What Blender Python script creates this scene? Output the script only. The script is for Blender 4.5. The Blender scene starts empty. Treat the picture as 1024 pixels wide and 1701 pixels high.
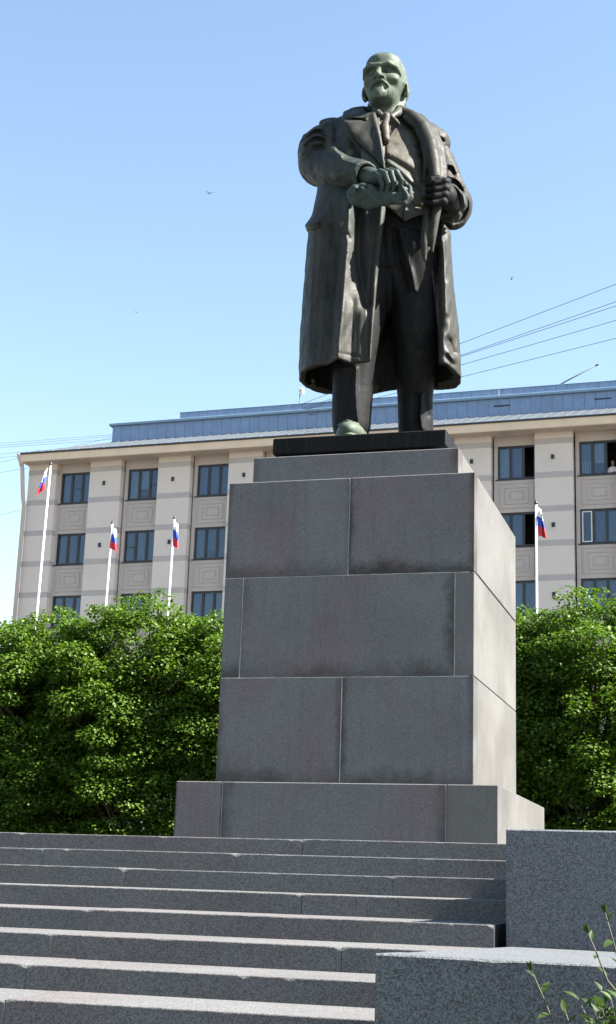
import bpy, math, random
import numpy as np
from mathutils import Matrix, Vector

scene = bpy.context.scene
COL = scene.collection
rnd = random.Random(11)
R = math.radians

# ------------------------------------------------------------------ camera
EYE = 1.65                                            # eye height above the square
FPX = 2447.88                                         # focal length in pixels of a 1701 px tall picture
TILT, ROLL, YAW = R(14.44966), R(1.93564), R(16.50721)
_f = np.array([-math.sin(YAW)*math.cos(TILT), math.cos(YAW)*math.cos(TILT), math.sin(TILT)])
_r = np.array([math.cos(YAW), math.sin(YAW), 0.0])
_u = np.cross(_r, _f)
C_F = _f
C_R = math.cos(ROLL)*_r + math.sin(ROLL)*_u
C_U = -math.sin(ROLL)*_r + math.cos(ROLL)*_u
cd = bpy.data.cameras.new("camera")
cam = bpy.data.objects.new("camera", cd)
COL.objects.link(cam)
cd.sensor_width = 36.0
cd.lens = FPX/1701.0*36.0
cd.clip_start, cd.clip_end = 0.1, 5000
cam.matrix_world = Matrix(((C_R[0], C_U[0], -C_F[0], 0), (C_R[1], C_U[1], -C_F[1], 0),
                           (C_R[2], C_U[2], -C_F[2], EYE), (0, 0, 0, 1)))
scene.camera = cam

# ------------------------------------------------------------------ sky, sun, exposure
SUN = Vector((1.05, 0.012, 1.0)).normalized()          # towards the sun
SUN_EL = math.asin(SUN.z)
SUN_AZ = math.atan2(SUN.x, SUN.y)                     # clockwise from +Y
world = bpy.data.worlds.new("World")
scene.world = world
world.use_nodes = True
wn = world.node_tree
sky = wn.nodes.new("ShaderNodeTexSky")
sky.sky_type = 'NISHITA'
sky.sun_disc = False
sky.sun_elevation = SUN_EL
sky.sun_rotation = SUN_AZ
sky.air_density, sky.dust_density, sky.ozone_density = 1.35, 0.3, 1.1
bg = wn.nodes["Background"]
bg.inputs["Strength"].default_value = 0.05
wn.links.new(sky.outputs[0], bg.inputs["Color"])
sl = bpy.data.lights.new("sun", 'SUN')
sl.energy = 5.0
sl.angle = R(0.53)
sl.color = (1.0, 0.95, 0.88)
so = bpy.data.objects.new("sun", sl)
COL.objects.link(so)
so.rotation_euler = SUN.to_track_quat('Z', 'Y').to_euler()
scene.view_settings.view_transform = 'Standard'
scene.view_settings.look = 'None'
scene.view_settings.gamma = 1.0
scene.view_settings.use_curve_mapping = False
scene.view_settings.exposure = 2.47
scene.cycles.max_bounces = 6

# ------------------------------------------------------------------ helpers
def tag(o, label=None, cat=None, group=None, kind=None):
    if label: o["label"] = label
    if cat: o["category"] = cat
    if group: o["group"] = group
    if kind: o["kind"] = kind
    return o

def empty(name, loc=(0, 0, 0), rz=0.0, parent=None):
    o = bpy.data.objects.new(name, None)
    COL.objects.link(o)
    o.location = loc
    o.rotation_euler = (0, 0, rz)
    o.empty_display_size = 0.2
    o.parent = parent
    return o

def obj(name, me, mat=None, parent=None, loc=(0, 0, 0), rot=(0, 0, 0)):
    o = bpy.data.objects.new(name, me)
    COL.objects.link(o)
    if mat is not None and len(me.materials) == 0:
        me.materials.append(mat)
    o.parent = parent
    o.location = loc
    o.rotation_euler = rot
    return o

def mk(verts, faces, smooth=False, name="mesh"):
    me = bpy.data.meshes.new(name)
    me.from_pydata([tuple(map(float, v)) for v in verts], [], faces)
    me.update()
    if smooth:
        me.shade_smooth()
    return me

class MB:
    """collects shapes into one mesh"""
    def __init__(s): s.v, s.f = [], []
    def add(s, verts, faces):
        n = len(s.v)
        s.v += [tuple(v) for v in verts]
        s.f += [tuple(i+n for i in f) for f in faces]
        return s
    def box(s, lo, hi, b=0.0):
        return s.add(*box_geo(lo, hi, b))
    def tube(s, pts, rad, n=8, caps=True):
        return s.add(*tube_geo(pts, rad, n, caps))
    def mesh(s, smooth=False):
        return mk(s.v, s.f, smooth)

def box_geo(lo, hi, b=0.0):
    lo = [min(a, c) for a, c in zip(lo, hi)], [max(a, c) for a, c in zip(lo, hi)]
    lo, hi = lo
    if b <= 0:
        v = [(x, y, z) for x in (lo[0], hi[0]) for y in (lo[1], hi[1]) for z in (lo[2], hi[2])]
        f = [(0, 1, 3, 2), (4, 6, 7, 5), (0, 4, 5, 1), (2, 3, 7, 6), (0, 2, 6, 4), (1, 5, 7, 3)]
        return v, f
    b = min(b, 0.45*min(hi[i]-lo[i] for i in range(3)))
    v, idx = [], {}
    for cx in (0, 1):
        for cy in (0, 1):
            for cz in (0, 1):
                c = (cx, cy, cz)
                for a in range(3):              # vertex lying on the face with normal axis a
                    p = []
                    for i in range(3):
                        e = hi[i] if c[i] else lo[i]
                        p.append(e if i == a else (e-b if c[i] else e+b))
                    idx[(c, a)] = len(v)
                    v.append(tuple(p))
    f = []
    ctr = [(lo[i]+hi[i])/2 for i in range(3)]
    def face(ids):
        pts = [Vector(v[i]) for i in ids]
        n = (pts[1]-pts[0]).cross(pts[2]-pts[0])
        m = sum(pts, Vector())/len(pts) - Vector(ctr)
        f.append(tuple(ids) if n.dot(m) > 0 else tuple(reversed(ids)))
    for a in range(3):
        o1, o2 = [i for i in range(3) if i != a]
        for s in (0, 1):
            q = []
            for (p, r_) in ((0, 0), (1, 0), (1, 1), (0, 1)):
                c = [0, 0, 0]; c[a] = s; c[o1] = p; c[o2] = r_
                q.append(idx[(tuple(c), a)])
            face(q)
    for a in range(3):                          # edges running along axis a
        o1, o2 = [i for i in range(3) if i != a]
        for p in (0, 1):
            for r_ in (0, 1):
                c0 = [0, 0, 0]; c0[o1] = p; c0[o2] = r_
                c1 = list(c0); c1[a] = 1
                face([idx[(tuple(c0), o1)], idx[(tuple(c1), o1)], idx[(tuple(c1), o2)], idx[(tuple(c0), o2)]])
    for cx in (0, 1):
        for cy in (0, 1):
            for cz in (0, 1):
                face([idx[((cx, cy, cz), a)] for a in range(3)])
    return v, f

def box(lo, hi, b=0.0):
    return mk(*box_geo(lo, hi, b))

def tube_geo(pts, rad, n=8, caps=True):
    pts = [Vector(p) for p in pts]
    rads = rad if isinstance(rad, (list, tuple)) else [rad]*len(pts)
    v, f = [], []
    up = Vector((0.123, 0.31, 0.94))
    for i, p in enumerate(pts):
        d = (pts[min(i+1, len(pts)-1)]-pts[max(i-1, 0)]).normalized()
        a = d.cross(up)
        if a.length < 1e-3: a = d.cross(Vector((1, 0, 0)))
        a.normalize(); b = d.cross(a)
        for k in range(n):
            t = 2*math.pi*k/n
            v.append(tuple(p+rads[i]*(math.cos(t)*a+math.sin(t)*b)))
    for i in range(len(pts)-1):
        for k in range(n):
            k2 = (k+1) % n
            f.append((i*n+k, i*n+k2, (i+1)*n+k2, (i+1)*n+k))
    if caps:
        f.append(tuple(range(n-1, -1, -1)))
        f.append(tuple((len(pts)-1)*n+k for k in range(n)))
    return v, f

def lathe_geo(prof, n=12):
    """prof: (radius, z) from bottom to top"""
    v, f = [], []
    for r_, z in prof:
        for k in range(n):
            t = 2*math.pi*k/n
            v.append((r_*math.cos(t), r_*math.sin(t), z))
    for i in range(len(prof)-1):
        for k in range(n):
            k2 = (k+1) % n
            f.append((i*n+k, i*n+k2, (i+1)*n+k2, (i+1)*n+k))
    f.append(tuple(range(n-1, -1, -1)))
    f.append(tuple((len(prof)-1)*n+k for k in range(n)))
    return v, f

# ------------------------------------------------------------------ materials
class NT:
    def __init__(s, name):
        s.m = bpy.data.materials.new(name)
        s.m.use_nodes = True
        s.t = s.m.node_tree
        s.b = s.t.nodes["Principled BSDF"]
        s.out = s.t.nodes["Material Output"]
    def n(s, typ, **kw):
        nd = s.t.nodes.new(typ)
        for k, v in kw.items():
            if k.startswith("i_"):
                key = k[2:].replace("_", " ")
                nd.inputs[key].default_value = v
            else:
                setattr(nd, k, v)
        return nd
    def l(s, a, b): s.t.links.new(a, b)
    def noise(s, vec, scale, detail=4, rough=0.6, dist=0.0):
        nd = s.n("ShaderNodeTexNoise")
        nd.inputs["Scale"].default_value = scale
        nd.inputs["Detail"].default_value = detail
        nd.inputs["Roughness"].default_value = rough
        nd.inputs["Distortion"].default_value = dist
        if vec is not None: s.l(vec, nd.inputs["Vector"])
        return nd.outputs["Fac"]
    def ramp(s, fac, stops, interp='LINEAR'):
        nd = s.n("ShaderNodeValToRGB")
        cr = nd.color_ramp
        cr.interpolation = interp
        while len(cr.elements) < len(stops): cr.elements.new(0.5)
        for e, (p, c) in zip(cr.elements, stops):
            e.position = p
            e.color = (c, c, c, 1) if isinstance(c, (int, float)) else (*c, 1)
        s.l(fac, nd.inputs[0])
        return nd.outputs["Color"]
    def mix(s, fac, a, b, mode='MIX'):
        nd = s.n("ShaderNodeMix", data_type='RGBA', blend_type=mode)
        for sock, val in ((nd.inputs[0], fac), (nd.inputs[6], a), (nd.inputs[7], b)):
            if hasattr(val, "is_linked"): s.l(val, sock)
            elif isinstance(val, (int, float)): sock.default_value = val if sock.type == 'VALUE' else (val, val, val, 1)
            else: sock.default_value = (*val, 1)
        return nd.outputs[2]
    def math(s, op, a, b=None, c=None):
        nd = s.n("ShaderNodeMath", operation=op)
        for i, val in enumerate((a, b, c)):
            if val is None: continue
            if hasattr(val, "is_linked"): s.l(val, nd.inputs[i])
            else: nd.inputs[i].default_value = val
        return nd.outputs[0]
    def coord(s, which="Object", scale=None, rand=False):
        tc = s.n("ShaderNodeTexCoord").outputs[which]
        if rand:
            oi = s.n("ShaderNodeObjectInfo")
            mul = s.n("ShaderNodeVectorMath", operation='MULTIPLY_ADD')
            cmb = s.n("ShaderNodeCombineXYZ")
            for i in range(3): s.l(oi.outputs["Random"], cmb.inputs[i])
            s.l(cmb.outputs[0], mul.inputs[0])
            mul.inputs[1].default_value = (37.0, 53.0, 71.0)
            s.l(tc, mul.inputs[2])
            tc = mul.outputs[0]
        if scale:
            mp = s.n("ShaderNodeMapping")
            mp.inputs["Scale"].default_value = scale
            s.l(tc, mp.inputs["Vector"])
            tc = mp.outputs[0]
        return tc
    def bump(s, h, strength=0.3, dist=0.01):
        nd = s.n("ShaderNodeBump")
        nd.inputs["Strength"].default_value = strength
        nd.inputs["Distance"].default_value = dist
        s.l(h, nd.inputs["Height"])
        s.l(nd.outputs[0], s.b.inputs["Normal"])
    def color(s, c):
        if hasattr(c, "is_linked"): s.l(c, s.b.inputs["Base Color"])
        else: s.b.inputs["Base Color"].default_value = (*c, 1)
    def set(s, **kw):
        for k, v in kw.items():
            s.b.inputs[k.replace("_", " ")].default_value = v
        return s

def plain(name, c, rough=0.6, metal=0.0, var=0.15, scale=6.0, bump=0.0):
    m = NT(name)
    co = m.coord("Object", rand=True)
    nz = m.noise(co, scale, 5, 0.65)
    m.color(m.mix(m.ramp(nz, [(0.3, 0.0), (0.7, 1.0)]), tuple(x*(1-var) for x in c), tuple(min(1, x*(1+var)) for x in c)))
    m.set(Roughness=rough, Metallic=metal)
    if bump: m.bump(nz, bump, 0.01)
    return m.m

def granite(name, base, blotch=None, stain=0.0, grain=110.0, contrast=0.5):
    m = NT(name)
    co = m.coord("Object", rand=True)
    g1 = m.noise(co, grain, 3, 0.75)
    vo = m.n("ShaderNodeTexVoronoi")
    vo.inputs["Scale"].default_value = grain*0.85
    m.l(co, vo.inputs["Vector"])
    sep = m.n("ShaderNodeSeparateColor")
    m.l(vo.outputs["Color"], sep.inputs[0])
    spk = m.math('ADD', m.math('MULTIPLY', g1, 0.35), m.math('MULTIPLY', sep.outputs[0], 0.65))
    lo = tuple(x*(1-contrast) for x in base)
    hi = tuple(min(1, x*(1+contrast)) for x in base)
    c = m.mix(m.ramp(spk, [(0.15, 0.0), (0.85, 1.0)]), lo, hi)
    big = m.noise(co, 1.1, 5, 0.6, 0.6)
    c = m.mix(m.ramp(big, [(0.35, 0.0), (0.7, 1.0)]), c, m.mix(1.0, c, (0.84, 0.83, 0.82), 'MULTIPLY'))
    if blotch:
        bn = m.noise(co, 0.9, 4, 0.55, 0.8)
        c = m.mix(m.ramp(bn, [(0.46, 0.0), (0.60, 0.9)]), c, m.mix(1.0, c, blotch, 'MULTIPLY'))
    if stain:
        ge = m.coord("Generated")
        sx = m.n("ShaderNodeSeparateXYZ")
        m.l(ge, sx.inputs[0])
        wob = m.math('MULTIPLY', m.math('SUBTRACT', m.noise(co, 3.4, 7, 0.75), 0.44), 0.42)
        ez = m.math('SUBTRACT', sx.outputs[2], wob)
        ex = m.math('SUBTRACT', m.math('MULTIPLY', m.math('MINIMUM', sx.outputs[0], m.math('SUBTRACT', 1.0, sx.outputs[0])), 3.2), wob)
        e = m.math('MINIMUM', ez, ex)
        st = m.ramp(e, [(0.0, 1.0), (0.035, 0.75), (0.14, 0.0)])
        oi2 = m.n('ShaderNodeObjectInfo')
        patch = m.ramp(m.noise(co, 0.8, 3, 0.6), [(0.38, 0.35), (0.60, 1.3)])
        stf = m.math('MULTIPLY', m.math('MULTIPLY', st, stain), m.math('MULTIPLY', patch, m.math('ADD', m.math('MULTIPLY', oi2.outputs['Random'], 0.6), 0.5)))
        c = m.mix(stf, c, m.mix(1.0, c, (0.33, 0.30, 0.28), 'MULTIPLY'))
    if stain:
        drip = m.ramp(m.noise(m.coord("Object", (9, 9, 0.5), True), 1.6, 6, 0.75), [(0.50, 0.0), (0.72, 0.5)])
        c = m.mix(drip, c, m.mix(1.0, c, (0.70, 0.69, 0.67), 'MULTIPLY'))
    m.color(c)
    m.set(Roughness=0.78)
    m.b.inputs["Specular IOR Level"].default_value = 0.3
    m.bump(spk, 0.35, 0.004)
    return m.m

M = {}
M["granite_block"] = granite("granite_block", (0.113, 0.117, 0.118), (1.07, 0.88, 0.90), 0.8, 210, 0.36)
M["granite_side"] = granite("granite_side", (0.114, 0.112, 0.107), None, 0.40, 210, 0.25)  # same stone, sunlit warmth of the right face mixed into its colour
M["granite_step"] = granite("granite_step", (0.108, 0.109, 0.108), (1.02, 0.92, 0.93), 0.0, 190, 0.5)
M["granite_wall"] = granite("granite_wall", (0.096, 0.100, 0.110), (0.93, 1.0, 0.92), 0.0, 185, 0.6)
M["mortar"] = plain("mortar", (0.30, 0.29, 0.27), 0.9, 0, 0.5, 5)
M["wall_paint"] = plain("wall_paint", (0.65, 0.555, 0.49), 0.85, 0, 0.05, 0.7)
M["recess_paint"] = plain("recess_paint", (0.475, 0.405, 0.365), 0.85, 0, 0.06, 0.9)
M["band_paint"] = plain("band_paint", (0.44, 0.385, 0.36), 0.85, 0, 0.05, 1.2)
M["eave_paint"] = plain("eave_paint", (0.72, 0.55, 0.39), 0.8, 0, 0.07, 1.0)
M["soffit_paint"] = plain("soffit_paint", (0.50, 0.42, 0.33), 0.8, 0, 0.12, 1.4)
M["frame"] = plain("window_frame_dark", (0.022, 0.020, 0.026), 0.4, 0, 0.2, 5)
M["white_frame"] = plain("white_frame", (0.7, 0.7, 0.7), 0.4, 0, 0.05, 5)
M["roof_sheet"] = plain("roof_sheet", (0.062, 0.074, 0.084), 0.5, 0.0, 0.12, 2.0)
M["attic_metal"] = plain("attic_metal", (0.17, 0.245, 0.385), 0.45, 0.0, 0.12, 1.6)
M["attic_trim"] = plain("attic_trim", (0.18, 0.27, 0.36), 0.45, 0.0, 0.1, 2.0)
M["dark_metal"] = plain("dark_metal", (0.035, 0.04, 0.05), 0.5, 0.3, 0.2, 4)
M["pipe_metal"] = plain("pipe_metal", (0.52, 0.42, 0.36), 0.45, 0.0, 0.1, 2)
M["interior"] = plain("interior_dark", (0.035, 0.03, 0.03), 0.9, 0, 0.2, 1)  # near black: the darkness of unlit rooms is painted into this backing
M["asphalt"] = plain("asphalt", (0.05, 0.05, 0.05), 0.9, 0, 0.25, 3, 0.2)
M["paving"] = granite("paving", (0.11, 0.108, 0.105), None, 0.0, 60, 0.3)
M["pole_white"] = plain("pole_white", (0.55, 0.55, 0.55), 0.4, 0, 0.05, 3)
M["wire"] = plain("wire_black", (0.05, 0.065, 0.065), 0.6, 0, 0.1, 3)
M["bark"] = plain("bark", (0.055, 0.042, 0.034), 0.9, 0, 0.4, 9, 0.6)
M["flag_white"] = plain("flag_white", (0.8, 0.8, 0.8), 0.8, 0, 0.04, 5)
M["flag_blue"] = plain("flag_blue", (0.03, 0.07, 0.42), 0.8, 0, 0.06, 5)
M["flag_red"] = plain("flag_red", (0.60, 0.025, 0.04), 0.8, 0, 0.06, 5)
M["soil"] = plain("soil", (0.06, 0.05, 0.04), 0.95, 0, 0.4, 6, 0.5)

def curtain_mat(name, c):
    m = NT(name)
    co = m.coord("Object", (1, 1, 0.05), True)
    w = m.noise(co, 22, 2, 0.5)
    m.color(m.mix(m.ramp(w, [(0.3, 0.0), (0.7, 1.0)]), tuple(x*0.72 for x in c), c))
    m.set(Roughness=0.9)
    return m.m
CURT = dict(white=curtain_mat("curtain_white", (0.75, 0.76, 0.76)), lilac=curtain_mat("curtain_lilac", (0.32, 0.27, 0.42)),
            blue=curtain_mat("curtain_blue", (0.16, 0.22, 0.36)), violet=curtain_mat("curtain_violet", (0.24, 0.13, 0.30)),
            grey=curtain_mat("curtain_grey", (0.17, 0.18, 0.19)), sheer=curtain_mat("curtain_sheer", (0.34, 0.40, 0.47)))

def glass_mat():
    m = NT("window_glass")
    gl = m.n("ShaderNodeBsdfGlossy"); gl.inputs["Roughness"].default_value = 0.02
    gl.inputs["Color"].default_value = (0.78, 0.86, 0.96, 1)
    tr = m.n("ShaderNodeBsdfTransparent"); tr.inputs["Color"].default_value = (0.62, 0.68, 0.73, 1)
    mx = m.n("ShaderNodeMixShader")
    lw = m.n("ShaderNodeLayerWeight"); lw.inputs["Blend"].default_value = 0.22
    m.l(m.math('ADD', m.math('MULTIPLY', lw.outputs["Fresnel"], 0.8), 0.06), mx.inputs[0])
    m.l(tr.outputs[0], mx.inputs[1]); m.l(gl.outputs[0], mx.inputs[2])
    m.l(mx.outputs[0], m.out.inputs["Surface"])
    return m.m
M["glass"] = glass_mat()

def leaf_mat(name, c1, c2, trans):
    m = NT(name)
    co = m.coord("Object", rand=True)
    f = m.ramp(m.noise(co, 7.0, 3, 0.8), [(0.3, 0.0), (0.7, 1.0)])
    f2 = m.ramp(m.noise(co, 0.9, 2, 0.5), [(0.35, 0.0), (0.65, 1.0)])
    c = m.mix(f, c1, c2)
    c = m.mix(m.math('MULTIPLY', f2, 0.35), c, m.mix(1.0, c, (1.25, 1.1, 0.7), 'MULTIPLY'))
    m.color(c)
    m.set(Roughness=0.5)
    m.b.inputs["Specular IOR Level"].default_value = 0.25
    tl = m.n("ShaderNodeBsdfTranslucent")
    m.l(m.mix(1.0, c, trans, 'MULTIPLY'), tl.inputs["Color"])
    ad = m.n("ShaderNodeMixShader"); ad.inputs[0].default_value = 0.32
    m.l(m.b.outputs[0], ad.inputs[1]); m.l(tl.outputs[0], ad.inputs[2])
    m.l(ad.outputs[0], m.out.inputs["Surface"])
    return m.m
M["leaf"] = leaf_mat("maple_leaf", (0.030, 0.070, 0.010), (0.092, 0.150, 0.014), (1.35, 1.6, 0.4))
M["shrub_leaf"] = leaf_mat("shrub_leaf", (0.018, 0.036, 0.010), (0.040, 0.070, 0.014), (1.4, 1.5, 0.6))

# ------------------------------------------------------------------ ground and stairs
obj("ground", mk([(-900, -300, 0), (900, -300, 0), (900, 1500, 0), (-900, 1500, 0)], [(0, 1, 2, 3)]), M["asphalt"])["kind"] = "structure"
obj("plaza_pavement", mk([(-40, -30, .004), (30, -30, .004), (30, 3.4, .004), (-40, 3.4, .004)], [(0, 1, 2, 3)]), M["paving"])["kind"] = "structure"
RISE, TREAD, SLOPE = 0.15, 0.68484, 0.0095
TOP_Z, TOP_Y = EYE+0.4347, 12.401
SX0, SX1 = -10.5, -1.472                       # the flight of steps runs from far left to the wing walls
stairs = tag(empty("stone_stairs", ((SX0+SX1)/2, TOP_Y, 0)), kind="structure")
def slab_geo(w, d, h, seed, fine):
    """a step slab, its worn front edge chipped; origin at the front top left corner, y to the back"""
    r_ = random.Random(seed)
    n = max(2, int(w/(0.045 if fine else 0.4)))
    v, f = [], []
    chips = [(r_.uniform(0, w), r_.uniform(0.015, 0.05), r_.uniform(0.004, 0.016)) for _ in range(int(w*0.8))]
    if fine: chips += [(0.0, 0.05, r_.uniform(0.005, 0.03)), (w, 0.05, r_.uniform(0.005, 0.03))]
    for i in range(n+1):
        x = w*i/n
        c = 0.006+abs(r_.gauss(0, 0.0010 if fine else 0))
        for cx, cw, cdp in chips:
            c += cdp*max(0, 1-abs(x-cx)/cw)
        a = c*r_.uniform(0.7, 1.2); b = c*r_.uniform(0.6, 1.0)
        zb = SLOPE*d
        v += [(x, 0.0, -h), (x, 0.0, -a), (x, b*0.35, -a*0.3), (x, b, 0.0+SLOPE*b), (x, d, zb), (x, d, -h)]
    for i in range(n):
        for k in range(6):
            k2 = (k+1) % 6
            f.append((i*6+k, (i+1)*6+k, (i+1)*6+k2, i*6+k2))
    f.append(tuple(range(6))); f.append(tuple(n*6+k for k in range(5, -1, -1)))
    return v, f
for k in range(14):
    yk, zk = TOP_Y-k*TREAD, TOP_Z-k*RISE
    x = SX0+rnd.uniform(-1.0, 0)
    end = SX1 if k != 4 else -1.535
    fine = k < 9
    while x < end-0.05:
        w = rnd.uniform(1.7, 2.9)
        if x+w > end-0.6: w = end-x
        g = 0.004
        o = obj("step_slab", mk(*slab_geo(w-g, TREAD+0.06 if k else 1.2, RISE, k*50+int(x*9), fine)), M["granite_step"], stairs,
                (x-stairs.location.x+rnd.uniform(-.001, .001), yk-TOP_Y+rnd.uniform(-.004, .004), zk+rnd.uniform(-.003, .003)))
        x += w
core = MB()
for k in range(14):
    zt = TOP_Z-(k+1)*RISE+0.0015
    if k < 13:
        core.box((SX0, -(k*TREAD)+0.03, 0.02), (SX1-0.03 if k < 3 else -1.52, -(k-1)*TREAD-0.02 if k else 1.0, zt-0.004))
obj("stair_core", core.mesh(), M["mortar"], stairs)
# terrace the monument stands on
tb = MB().box((-14, TOP_Y+1.2, 0.0), (8, 19.4, TOP_Z-0.01))
terrace = tag(obj("terrace", tb.mesh(), M["paving"]), kind="structure")
obj("planting_bed", mk([(-30, 19.4, 0.008), (20, 19.4, 0.008), (20, 36, 0.008), (-30, 36, 0.008)], [(0, 1, 2, 3)]), M["soil"])["kind"] = "structure"

# ------------------------------------------------------------------ wing walls beside the steps
wt = EYE+0.437
wing = tag(empty("granite_wing_wall", (2.0, 9.68, 0)), "taller grey granite block wall at the right of the steps, its foot on the lower block", "wall")
obj("facing_slab", mk(*box_geo((-3.468, 0.0, EYE-0.42), (5.0, 0.16, wt), 0.010)), M["granite_wall"], wing)
obj("wall_body", mk(*box_geo((-3.466, 0.164, 0.0), (5.0, 3.9, wt-0.010), 0.01)), M["granite_wall"], wing)
plinth = tag(empty("granite_plinth_block", (2.0, 7.72, 0)), "lower dark granite block in front of the taller wing wall, its flat top sunlit", "wall")
PZF, PZB, PX0, PX1 = EYE-0.228, EYE-0.293, -3.425, 5.0
def ptop(x, y): return PZF+(PZB-PZF)*(y+1.75)/3.71-0.008*(x-PX0)
def plinth_facing():
    v, n = [], 90
    for x in np.linspace(PX0, PX1, n):
        e = 0.005+abs(rnd.gauss(0, 0.003))
        v += [(x, -1.75, 0), (x, -1.75, ptop(x, -1.75)-e), (x, -1.75+e, ptop(x, -1.75)), (x, -1.31, ptop(x, -1.31)), (x, -1.31, 0)]
    f = [(i*5+k, (i+1)*5+k, (i+1)*5+(k+1) % 5, i*5+(k+1) % 5) for i in range(n-1) for k in range(5)]
    f.append(tuple(range(5))); f.append(tuple((n-1)*5+k for k in range(4, -1, -1)))
    return v, f
obj("facing_slab", mk(*plinth_facing()), M["granite_wall"], plinth)
def plinth_back():
    v = [(x, y, zz) for x in (PX0, PX1) for (y, zz) in ((-1.304, 0), (-1.304, ptop(x, -1.304)-0.003), (1.958, ptop(x, 1.958)), (1.958, 0))]
    return v, [(0, 1, 2, 3), (7, 6, 5, 4), (0, 4, 5, 1), (1, 5, 6, 2), (2, 6, 7, 3), (3, 7, 4, 0)]
obj("top_slab", mk(*plinth_back()), M["granite_wall"], plinth)

# ------------------------------------------------------------------ pedestal
E = EYE
PC = (-3.957, 16.37)
ped = tag(empty("granite_pedestal", (PC[0], PC[1], TOP_Z)), "tall stepped granite block pedestal standing under the bronze statue", "pedestal")
def pblock(x0, x1, y0, y1, z0, z1, mat="granite_block", name="granite_block", b=0.007, g=0.0018):
    lo = (x0+g, y0+rnd.uniform(-.002, .002), z0+g); hi = (x1-g, y1, z1-g)
    cx, cy = (x0+x1)/2, y0
    me = box((lo[0]-cx, lo[1]-cy, lo[2]-z0), (hi[0]-cx, hi[1]-cy, hi[2]-z0), b)
    return obj(name, me, M[mat], ped, (cx-PC[0], cy-PC[1], z0-TOP_Z))
zb0, zb1 = TOP_Z-0.05, E+1.078
# foot course
pblock(-5.663, -5.147, 14.60, 16.39, zb0, zb1)
pblock(-5.147, -2.808, 14.60, 15.40, zb0, zb1)
pblock(-2.808, -2.287, 14.60, 16.39, zb0, zb1, "granite_side")
pblock(-5.663, -5.147, 16.39, 18.16, zb0, zb1)
pblock(-2.808, -2.287, 16.39, 18.16, zb0, zb1, "granite_side")
pblock(-5.147, -2.808, 17.4, 18.16, zb0, zb1)
# shaft, three courses
za, zbb, zc, zd = zb1, E+2.196, E+3.290, E+4.372
XL, XR, YF, YB = -5.337, -2.582, 14.90, 17.86
pblock(XL, -3.980, YF, YF+0.20, za, zbb); pblock(-3.980, XR, YF, YF+0.20, za, zbb)
pblock(XR-0.45, XR, YF+0.20, YB, za, zbb, "granite_side"); pblock(XL, XL+0.45, YF+0.20, YB, za, zbb, "granite_side")
pblock(XL, -5.123, YF, YB, zbb, zc); pblock(-5.123, -2.790, YF, YF+0.4, zbb, zc); pblock(-2.790, XR, YF, YB, zbb, zc, "granite_side")
pblock(XL, -3.950, YF, YF+0.17, zc, zd); pblock(-3.950, XR, YF, YF+0.17, zc, zd)
pblock(XR-0.45, XR, YF+0.174, YB, zc+0.011, zd, "granite_side"); pblock(XL, XL+0.45, YF+0.17, YB, zc, zd, "granite_side")
# cap course
ze = E+4.715
pblock(-5.135, -2.795, 15.10, 15.32, zd, ze); pblock(-3.3, -2.795, 15.32, 17.65, zd, ze, "granite_side"); pblock(-5.135, -4.6, 15.32, 17.65, zd, ze, "granite_side")
pblock(-4.6, -3.3, 15.6, 17.65, zd, ze-0.004)
cb = MB()
for (x0, x1, y0, y1, z0, z1) in ((-5.655, -2.33, 14.606, 18.15, zb0, zb1-0.006), (XL+.006, XR-.05, YF+.005, YB-.01, za-0.02, zd-0.006), (-5.128, -2.802, 15.106, 17.64, zd-0.02, ze-0.006)):
    cb.box((x0-PC[0], y0-PC[1], z0-TOP_Z), (x1-PC[0], y1-PC[1], z1-TOP_Z))
obj("mortar_core", cb.mesh(), M["mortar"], ped)
# ------------------------------------------------------------------ the building behind
BQ, BYAW = (-20.82, 70.0), R(-2.0582)
bld = tag(empty("office_building", (BQ[0], BQ[1], 0), BYAW), "long pale beige building with grey bands and a blue metal attic behind the trees", "building")
UA, UB = -16.2, 20.1
PITCH, PIL0, PILW = 4.03, -12.47, 1.86
REC = 0.38
ROWS = [21.80-3.425*i for i in range(4)]            # top of each window row above the eye
WH, WW = 1.715, 1.905
def bobj(name, me, mat, loc=(0, 0, 0), parent=None): return obj(name, me, M[mat] if isinstance(mat, str) else mat, parent or bld, loc)
ZS = E+22.25                                         # soffit
# recessed wall of every bay: one upright of masonry with window holes, built from blocks
bays = [(-14.51+PITCH*k) for k in range(9)]          # left edge of every recess
for k, u0 in enumerate(bays):
    u1 = u0+2.17
    mb = MB()
    wu = u0+0.13
    mb.box((u0-0.05, REC, 0.0), (wu, REC+0.35, ZS+0.1)); mb.box((wu+WW, REC, 0.0), (u1+0.05, REC+0.35, ZS+0.1))
    mb.box((wu, REC+0.002, E+ROWS[0]), (wu+WW, REC+0.35, ZS+0.1))
    mb.box((wu, REC+0.002, 0.0), (wu+WW, REC+0.35, E+ROWS[3]-WH))
    bobj("bay_wall", mb.mesh(), "recess_paint")
    for i in range(3):
        zt, zb = E+ROWS[i]-WH, E+ROWS[i+1]
        sp = bobj("spandrel_panel", box((0, 0, 0), (WW, 0.35, zt-zb)), "recess_paint", (wu, REC+0.004, zb))
        m2 = MB()
        hh = zt-zb
        for (ins, zi) in ((0.10, 0.20), (0.36, 0.42), (0.60, 0.62)):
            a0, a1, b0, b1, w_ = ins, WW-ins, zi, hh-zi, 0.05
            for lo, hi in (((a0, b0), (a1, b0+w_)), ((a0, b1-w_), (a1, b1)), ((a0, b0+w_), (a0+w_, b1-w_)), ((a1-w_, b0+w_), (a1, b1-w_))):
                m2.box((lo[0], -0.035, lo[1]), (hi[0], -0.001, hi[1]), 0.008)
        obj("moulding", m2.mesh(), M["recess_paint"], sp)
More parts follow.
